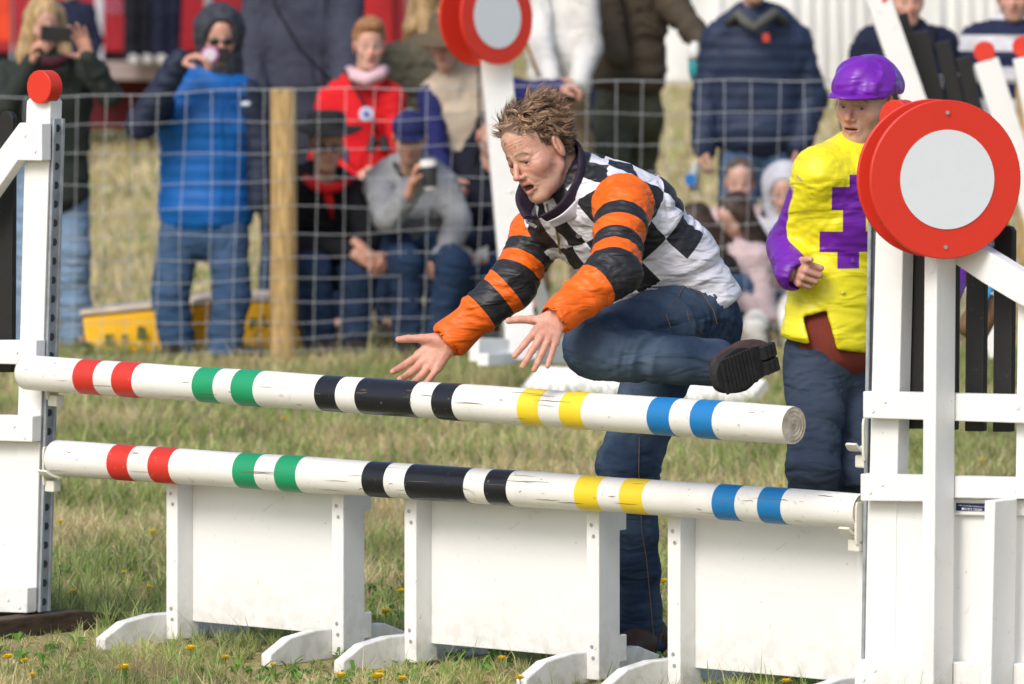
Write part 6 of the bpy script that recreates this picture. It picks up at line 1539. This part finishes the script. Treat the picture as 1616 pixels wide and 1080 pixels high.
# bench they sit on
bn = thing('bench', 'dark low bench under the three seated spectators', 'bench', HP(620, 500, 30.4)*A(1, 1, 0))
a_, b_ = HP(462, 452, 30.4), HP(800, 452, 30.7); MB().prism([A(a_[0], 30.2, .37), A(b_[0], 30.5, .37), A(b_[0], 30.5, .42), A(a_[0], 30.2, .42)], A(0, .35, 0)).build('seat', BROWN_WOOD, bn, bevel=.006)
for q in (480, 630, 780): MB().box(A(HP(q, 0, 30.5)[0], 30.5, .185), (.03, .12, .185)).build('leg', BROWN_WOOD, bn)

# 10 person in white coat holding a camera
J = standing(885, 32.6, -25, 1.80); chain_to(J, elR=HP(852, 70, 32.4), wrR=HP(868, 128, 32.2), elL=HP(930, 75, 32.5), wrL=HP(910, 135, 32.3), shR=HP(848, -30, 32.6), shL=HP(918, -30, 32.5), waist=HP(880, 70, 32.6))
for k_ in ('upper', 'neck', 'head'): J[k_] = J[k_]+A(0, 0, .24)
J['chest'] = J['chest']+A(0, 0, .12)
t = thing('person', 'person in white coat and tan trousers carrying a black camera', 'person', J['base'])
body(J, t, CT, [fingers(J['wrR'], A(.6, -.3, -.5), A(.5, .5, 0), A(0, 0, 1)), fingers(J['wrL'], A(-.3, -.3, -.9), A(-.5, .5, 0), A(0, 0, 1))]); dress(J, t, WHITEC, cloth('tan_trousers', (.30, .22, .13)), w=.185, hem=HP(885, 135, 32.6), hemw=.165, seed=22, armr=(.075, .066, .055), legr=(.08, .065, .055)); hair_cap(J, t, HAIR['mid'], 'short', 9, .008)
MB().tube([HP(815, 15, 32.2), HP(835, 80, 32.15), HP(850, 120, 32.1)], .024, n=8, flat=.35).build('strap', cloth('ochre_strap', (.35, .2, .04)), t, smooth=True)
cm = thing('camera', 'black camera with red badge held by the person in white', 'camera', HP(892, 150, 31.95)); MB().box(HP(892, 148, 31.95), (.085, .035, .042)).build('camera_body', BLACKP, cm, bevel=.008)
MB().tube([HP(886, 150, 31.93), HP(884, 151, 31.80)], [.034, .036], n=20).build('lens', BLACKP, cm, smooth=True, angle=40); MB().disc(HP(884, 151, 31.795), A(0, -1, 0), .013, .002, n=16).build('lens_badge', mat('pink_badge', (.5, .15, .2), rough=.5), cm)

# 11 man in brown coat, striding
J = standing(1000, 33.2, 150, 1.88, spread=.14); chain_to(J, waist=HP(990, 45, 33.2), elL=HP(1068, -15, 33.1), elR=HP(958, 10, 33.0), wrR=HP(975, 90, 32.9), shL=HP(1040, -60, 33.1), shR=HP(945, -60, 33.2))
chain_to(J, elL=HP(1060, 5, 33.0), wrL=HP(1118, 78, 32.8), knR=HP(965, 250, 33.0), anR=HP(955, 400, 33.2), knL=HP(1012, 235, 33.3), anL=HP(1010, 410, 33.3), hipR=HP(970, 185, 33.2), hipL=HP(1015, 185, 33.2))
for k_ in ('upper', 'neck', 'head'): J[k_] = J[k_]+A(0, 0, .22)
J['chest'] = HP(992, -30, 33.2)
t = thing('person', 'man in brown coat and olive trousers walking away, seen from behind', 'person', J['base'])
body(J, t, CT, [fingers(J['wrL'], A(.2, -.2, -1), A(-1, 0, 0), A(0, -1, 0))]); dress(J, t, BROWNC, OLIVET, w=.215, hem=HP(990, 116, 33.2), hemw=.20, seed=25, armr=(.085, .078, .060), legr=(.10, .082, .072)); hair_cap(J, t, HAIR['dark'], 'short', 3, .008)
bg = thing('bag', 'teal and white carrier bag hanging from the hand of the man in brown', 'bag', HP(1098, 112, 32.7)); MB().tube([HP(1097, 78, 32.7), HP(1096, 92, 32.7), HP(1097, 112, 32.7), HP(1098, 128, 32.7)], [.03, .055, .06, .04], n=16, flat=.6).build('bag_body', mat('teal_plastic', (.05, .38, .42), rough=.4), bg, smooth=True)
MB().tube([HP(1097, 66, 32.69), HP(1096, 84, 32.69), HP(1096, 94, 32.69)], [.03, .056, .057], n=16, flat=.6).build('bag_top', WHITEC, bg, smooth=True)
# 12 navy figure behind
J = standing(945, 34.6, 165, 1.84, spread=.08); t = thing('person', 'person in navy standing between the white coat and the brown coat', 'person', J['base'])
body(J, t, CT); dress(J, t, NAVY, NAVY, w=.19, seed=27); hair_cap(J, t, HAIR['brown'], 'short', 3, .008)

# 13 man in navy puffer
J = standing(1198, 32.5, 4, 1.80, spread=.12); chain_to(J, head=HP(1190, -30, 32.4), neck=HP(1190, 25, 32.5), upper=HP(1192, 48, 32.5), chest=HP(1196, 95, 32.5), waist=HP(1198, 160, 32.5), shR=HP(1132, 62, 32.5), shL=HP(1255, 62, 32.5), elR=HP(1115, 160, 32.5), wrR=HP(1112, 235, 32.4), elL=HP(1282, 155, 32.5), wrL=HP(1262, 232, 32.4))
t = thing('person', 'man in navy puffer jacket and blue jeans standing above the seated girls', 'person', J['base'])
body(J, t, CT, [fingers(J['wrR'], A(-.2, -.3, -1), A(1, 0, 0), A(0, -1, 0)), fingers(J['wrL'], A(0, -.3, -1), A(-1, 0, 0), A(0, -1, 0))], dict(stubble=.3)); dress(J, t, PUFF, JEAN_BLUE, w=.235, hem=HP(1198, 205, 32.5), hemw=.245, quilt=-.065, belly=.03, seed=29, armr=(.082, .074, .060), legr=(.115, .095, .08), amp=.008); hair_cap(J, t, HAIR['mid'], 'short', 3, .008)
MB().tube([HP(1150, 38, 32.4), HP(1165, 22, 32.32), HP(1176, 34, 32.28), HP(1190, 45, 32.26), HP(1204, 34, 32.28), HP(1222, 20, 32.32), HP(1238, 36, 32.4)], .028, n=10).build('hood_roll', cloth('grey_fur_collar', (.10, .10, .09)), t, smooth=True)
MB().box(HP(1209, 60, 32.26), (.018, .006, .022)).build('zip_tag', mat('red_tag', (.6, .06, .03), rough=.6), t, bevel=.003)
wb = thing('water_bottle', 'pale bag with a blue round mark dangling from the hand of the man in puffer', 'bag', HP(1095, 280, 32.3)); MB().tube([HP(1100, 255, 32.3), HP(1096, 268, 32.3), HP(1094, 284, 32.3), HP(1096, 302, 32.3)], [.02, .05, .062, .045], n=16, flat=.5).build('bag_body', mat('pale_plastic', (.45, .5, .5), rough=.4), wb, smooth=True)
MB().disc(HP(1090, 284, 32.23), A(-.1, -1, 0), .032, .006, n=24).build('blue_mark', mat('blue_disc_print', (.02, .2, .6), rough=.4), wb)

# 14-17 seated girls
def girl(px, d, yaw, label, top, legs, hp_, hf, haircol, style, seed, hu=Z3, **k):
    J = seated(px, d, yaw, 1.60, seat=.20, lean=.10, knees=.12, feet=.42)
    sh_ = hp_-A(0, -.03, .20)
    chain_to(J, head=hp_, HF=unit(hf), HU=hu, neck=sh_+A(0, 0, .05), upper=sh_, chest=sh_*.7+J['pelvis']*.3, waist=sh_*.35+J['pelvis']*.65)
    X = J['X']
    for n, sg in (('R', 1), ('L', -1)):
        J['sh'+n] = sh_+X*sg*.155+A(0, 0, .01); J['el'+n] = sh_+X*sg*.20-A(0, .02, .27); J['wr'+n] = (J['knR']+J['knL'])/2+X*sg*.04+A(0, 0, .06)
    for n_, v in k.items(): J[n_] = v
    t = thing('person', label, 'person', J['base'])
    body(J, t, (.60, .37, .29), [fingers(J['wrR'], A(.3, -1, -.2), A(0, 0, -1), A(.8, 0, 0)), fingers(J['wrL'], A(-.3, -1, -.2), A(0, 0, -1), A(-.8, 0, 0))], dict(fem=True, stubble=0, ruddy=.5, lips=(.45, .18, .18)))
    dress(J, t, top, legs, w=.175, seed=seed, armr=(.062, .056, .046), legr=(.085, .07, .06), tname='hoodie', lname='jeans', sh=SHOEW); hair_cap(J, t, HAIR[haircol], style, seed, .007, 1.04)
    return J, t
girl(1178, 31.35, -8, 'girl with drawn-back brown hair facing the camera, seated by the fence', PINKH, JEAN_MID, HP(1168, 290, 31.3), (-.05, -1, -.1), 'mid', 'back', 31)
J, t = girl(1236, 31.1, -12, 'girl with pale hood up over long dark hair, looking down', LILAC, WHITEC, HP(1238, 305, 31.0), (-.15, -1, -.25), 'brown', 'long', 33, knR=HP(1195, 495, 30.6), knL=HP(1245, 490, 30.6), anR=HP(1190, 518, 30.35), anL=HP(1250, 520, 30.35))
V, F = blob([E((0, -.03, .045), (.115, .115, .115), k=.02), T((0, -.03, .03), (0, -.02, -.16), .108, .12, (1, 0, 0), .9, k=.03), E((0, .115, -.02), (.078, .11, .115), k=.02, op='-')], .008); mesh('hood', transform_head(V, J['head'], J['HF'], J['HU']), F, LILAC, t)
girl(1190, 30.75, -45, 'girl in pink hoodie with dark brown hair bowing her head', PINKH, JEAN_MID, HP(1160, 345, 30.65), (-.75, -.55, -.55), 'brown', 'long', 35, hu=unit((-.3, -.4, .85)))
girl(1115, 30.7, -15, 'dark-haired girl in black top sitting just behind the leaping man', BLACKC, JEAN_DARK, HP(1100, 362, 30.6), (-.5, -.2, -.5), 'brown', 'long', 37, hu=unit((-.2, -.2, .95)))

# 18 navy person behind the leaning stand
J = standing(1428, 30.9, 10, 1.82); t = thing('person', 'person in navy jacket with a black strap behind the leaning black slats', 'person', J['base'])
body(J, t, CT); dress(J, t, NAVY, JEAN_DARK, w=.235, hemw=.23, seed=41, armr=(.08, .07, .06)); hair_cap(J, t, HAIR['dark'], 'short', 3, .008)
MB().tube([J['shL']+A(-.04, -.10, .08), J['chest']+A(.10, -.175, .02), J['waist']+A(.03, -.17, 0)], .02, n=8, flat=.4).build('strap', BLACKC, t, smooth=True)
# 19 striped rugby shirt
STR = bpy.data.materials.new('navy_white_stripes'); STR.use_nodes = True
def _st():
    nt = STR.node_tree; g = nt.nodes.new('ShaderNodeNewGeometry'); sp = nt.nodes.new('ShaderNodeSeparateXYZ'); nt.links.new(g.outputs['Position'], sp.inputs[0])
    f = mathn(nt, 'FLOORED_MODULO', mathn(nt, 'MULTIPLY', sp.outputs[2], 1/.16), 1.0); finish_cloth(STR, mixcol(nt, step(nt, f, .5, .01), (.66, .65, .70), (.014, .02, .06)), rough=.9, bump=.3)
_st()
J = standing(1600, 31.4, -5, 1.84); t = thing('person', 'person in navy and white hooped rugby shirt at the top right corner', 'person', J['base'])
body(J, t, CT); dress(J, t, STR, JEAN_DARK, w=.225, hemw=.22, seed=43, armr=(.08, .07, .06), tname='rugby_shirt'); hair_cap(J, t, HAIR['mid'], 'short', 3, .008)
# 20 second rider's companion seen through the right stand: purple silks and a brown bag
bgb = thing('shoulder_bag', 'brown leather bag seen between the slats of the right stand', 'bag', HP(1545, 500, 21.0)); V, F = blob([B(HP(1547, 500, 21.0), (.055, .04, .085), np.array(Matrix.Rotation(math.radians(-30), 3, 'Y')), rr=.03, k=.01)], .008); mesh('bag_body', V, F, cloth('tan_leather', (.17, .10, .055), rough=.5), bgb)
MB().tube([HP(1560, 455, 20.98), HP(1552, 470, 20.95), HP(1545, 485, 20.95)], .02, n=8, flat=.4).build('strap', cloth('sky_blue_webbing', (.05, .3, .6)), bgb, smooth=True)

# 21 people on the trailer step, far off
for i, (px, tone, lab) in enumerate(((218, (.008, .009, .016), 'far figure in black trousers on the trailer step, left of the pair'), (262, (.010, .012, .035), 'far figure in navy trousers on the trailer step, right of the pair'))):
    J = standing(px, 59.7, 20, 1.75, spread=.06)
    up = A(0, 0, .83)
    for k_ in list(J):
        if isinstance(J[k_], np.ndarray) and k_ not in ('F', 'X', 'HF', 'HU', 'base'): J[k_] = J[k_]+up
    t = thing('person', lab, 'person', J['base']+up*1.0); c_ = cloth('far_dark_trousers_%d' % i, tone)
    body(J, t, CT, fine=.008); dress(J, t, c_, c_, w=.20, seed=50+i, shoes=False, h=.02, legr=(.10, .085, .075)); hair_cap(J, t, HAIR['dark'], 'short', 3, .012)
    for n in 'LR':
        g_ = J['an'+n]; V, F = blob([C(g_+A(0, .05, -.03), g_+A(.05, -.16, -.05), .062, .05, k=.02)], .015); mesh('shoe', V, F, SHOEW, t)
J = standing(112, 57.0, -20, 1.70); t = thing('person', 'small far figure in navy with a white cap behind the phone', 'person', J['base'])
up = A(0, 0, P(112, 22, 57)[2]-J['head'][2]); J['base'] = J['base']
body(J, t, CT, fine=.008); dress(J, t, NAVY, NAVY, seed=60, h=.02); hair_cap(J, t, HAIR['dark'], 'short', 3, .012)
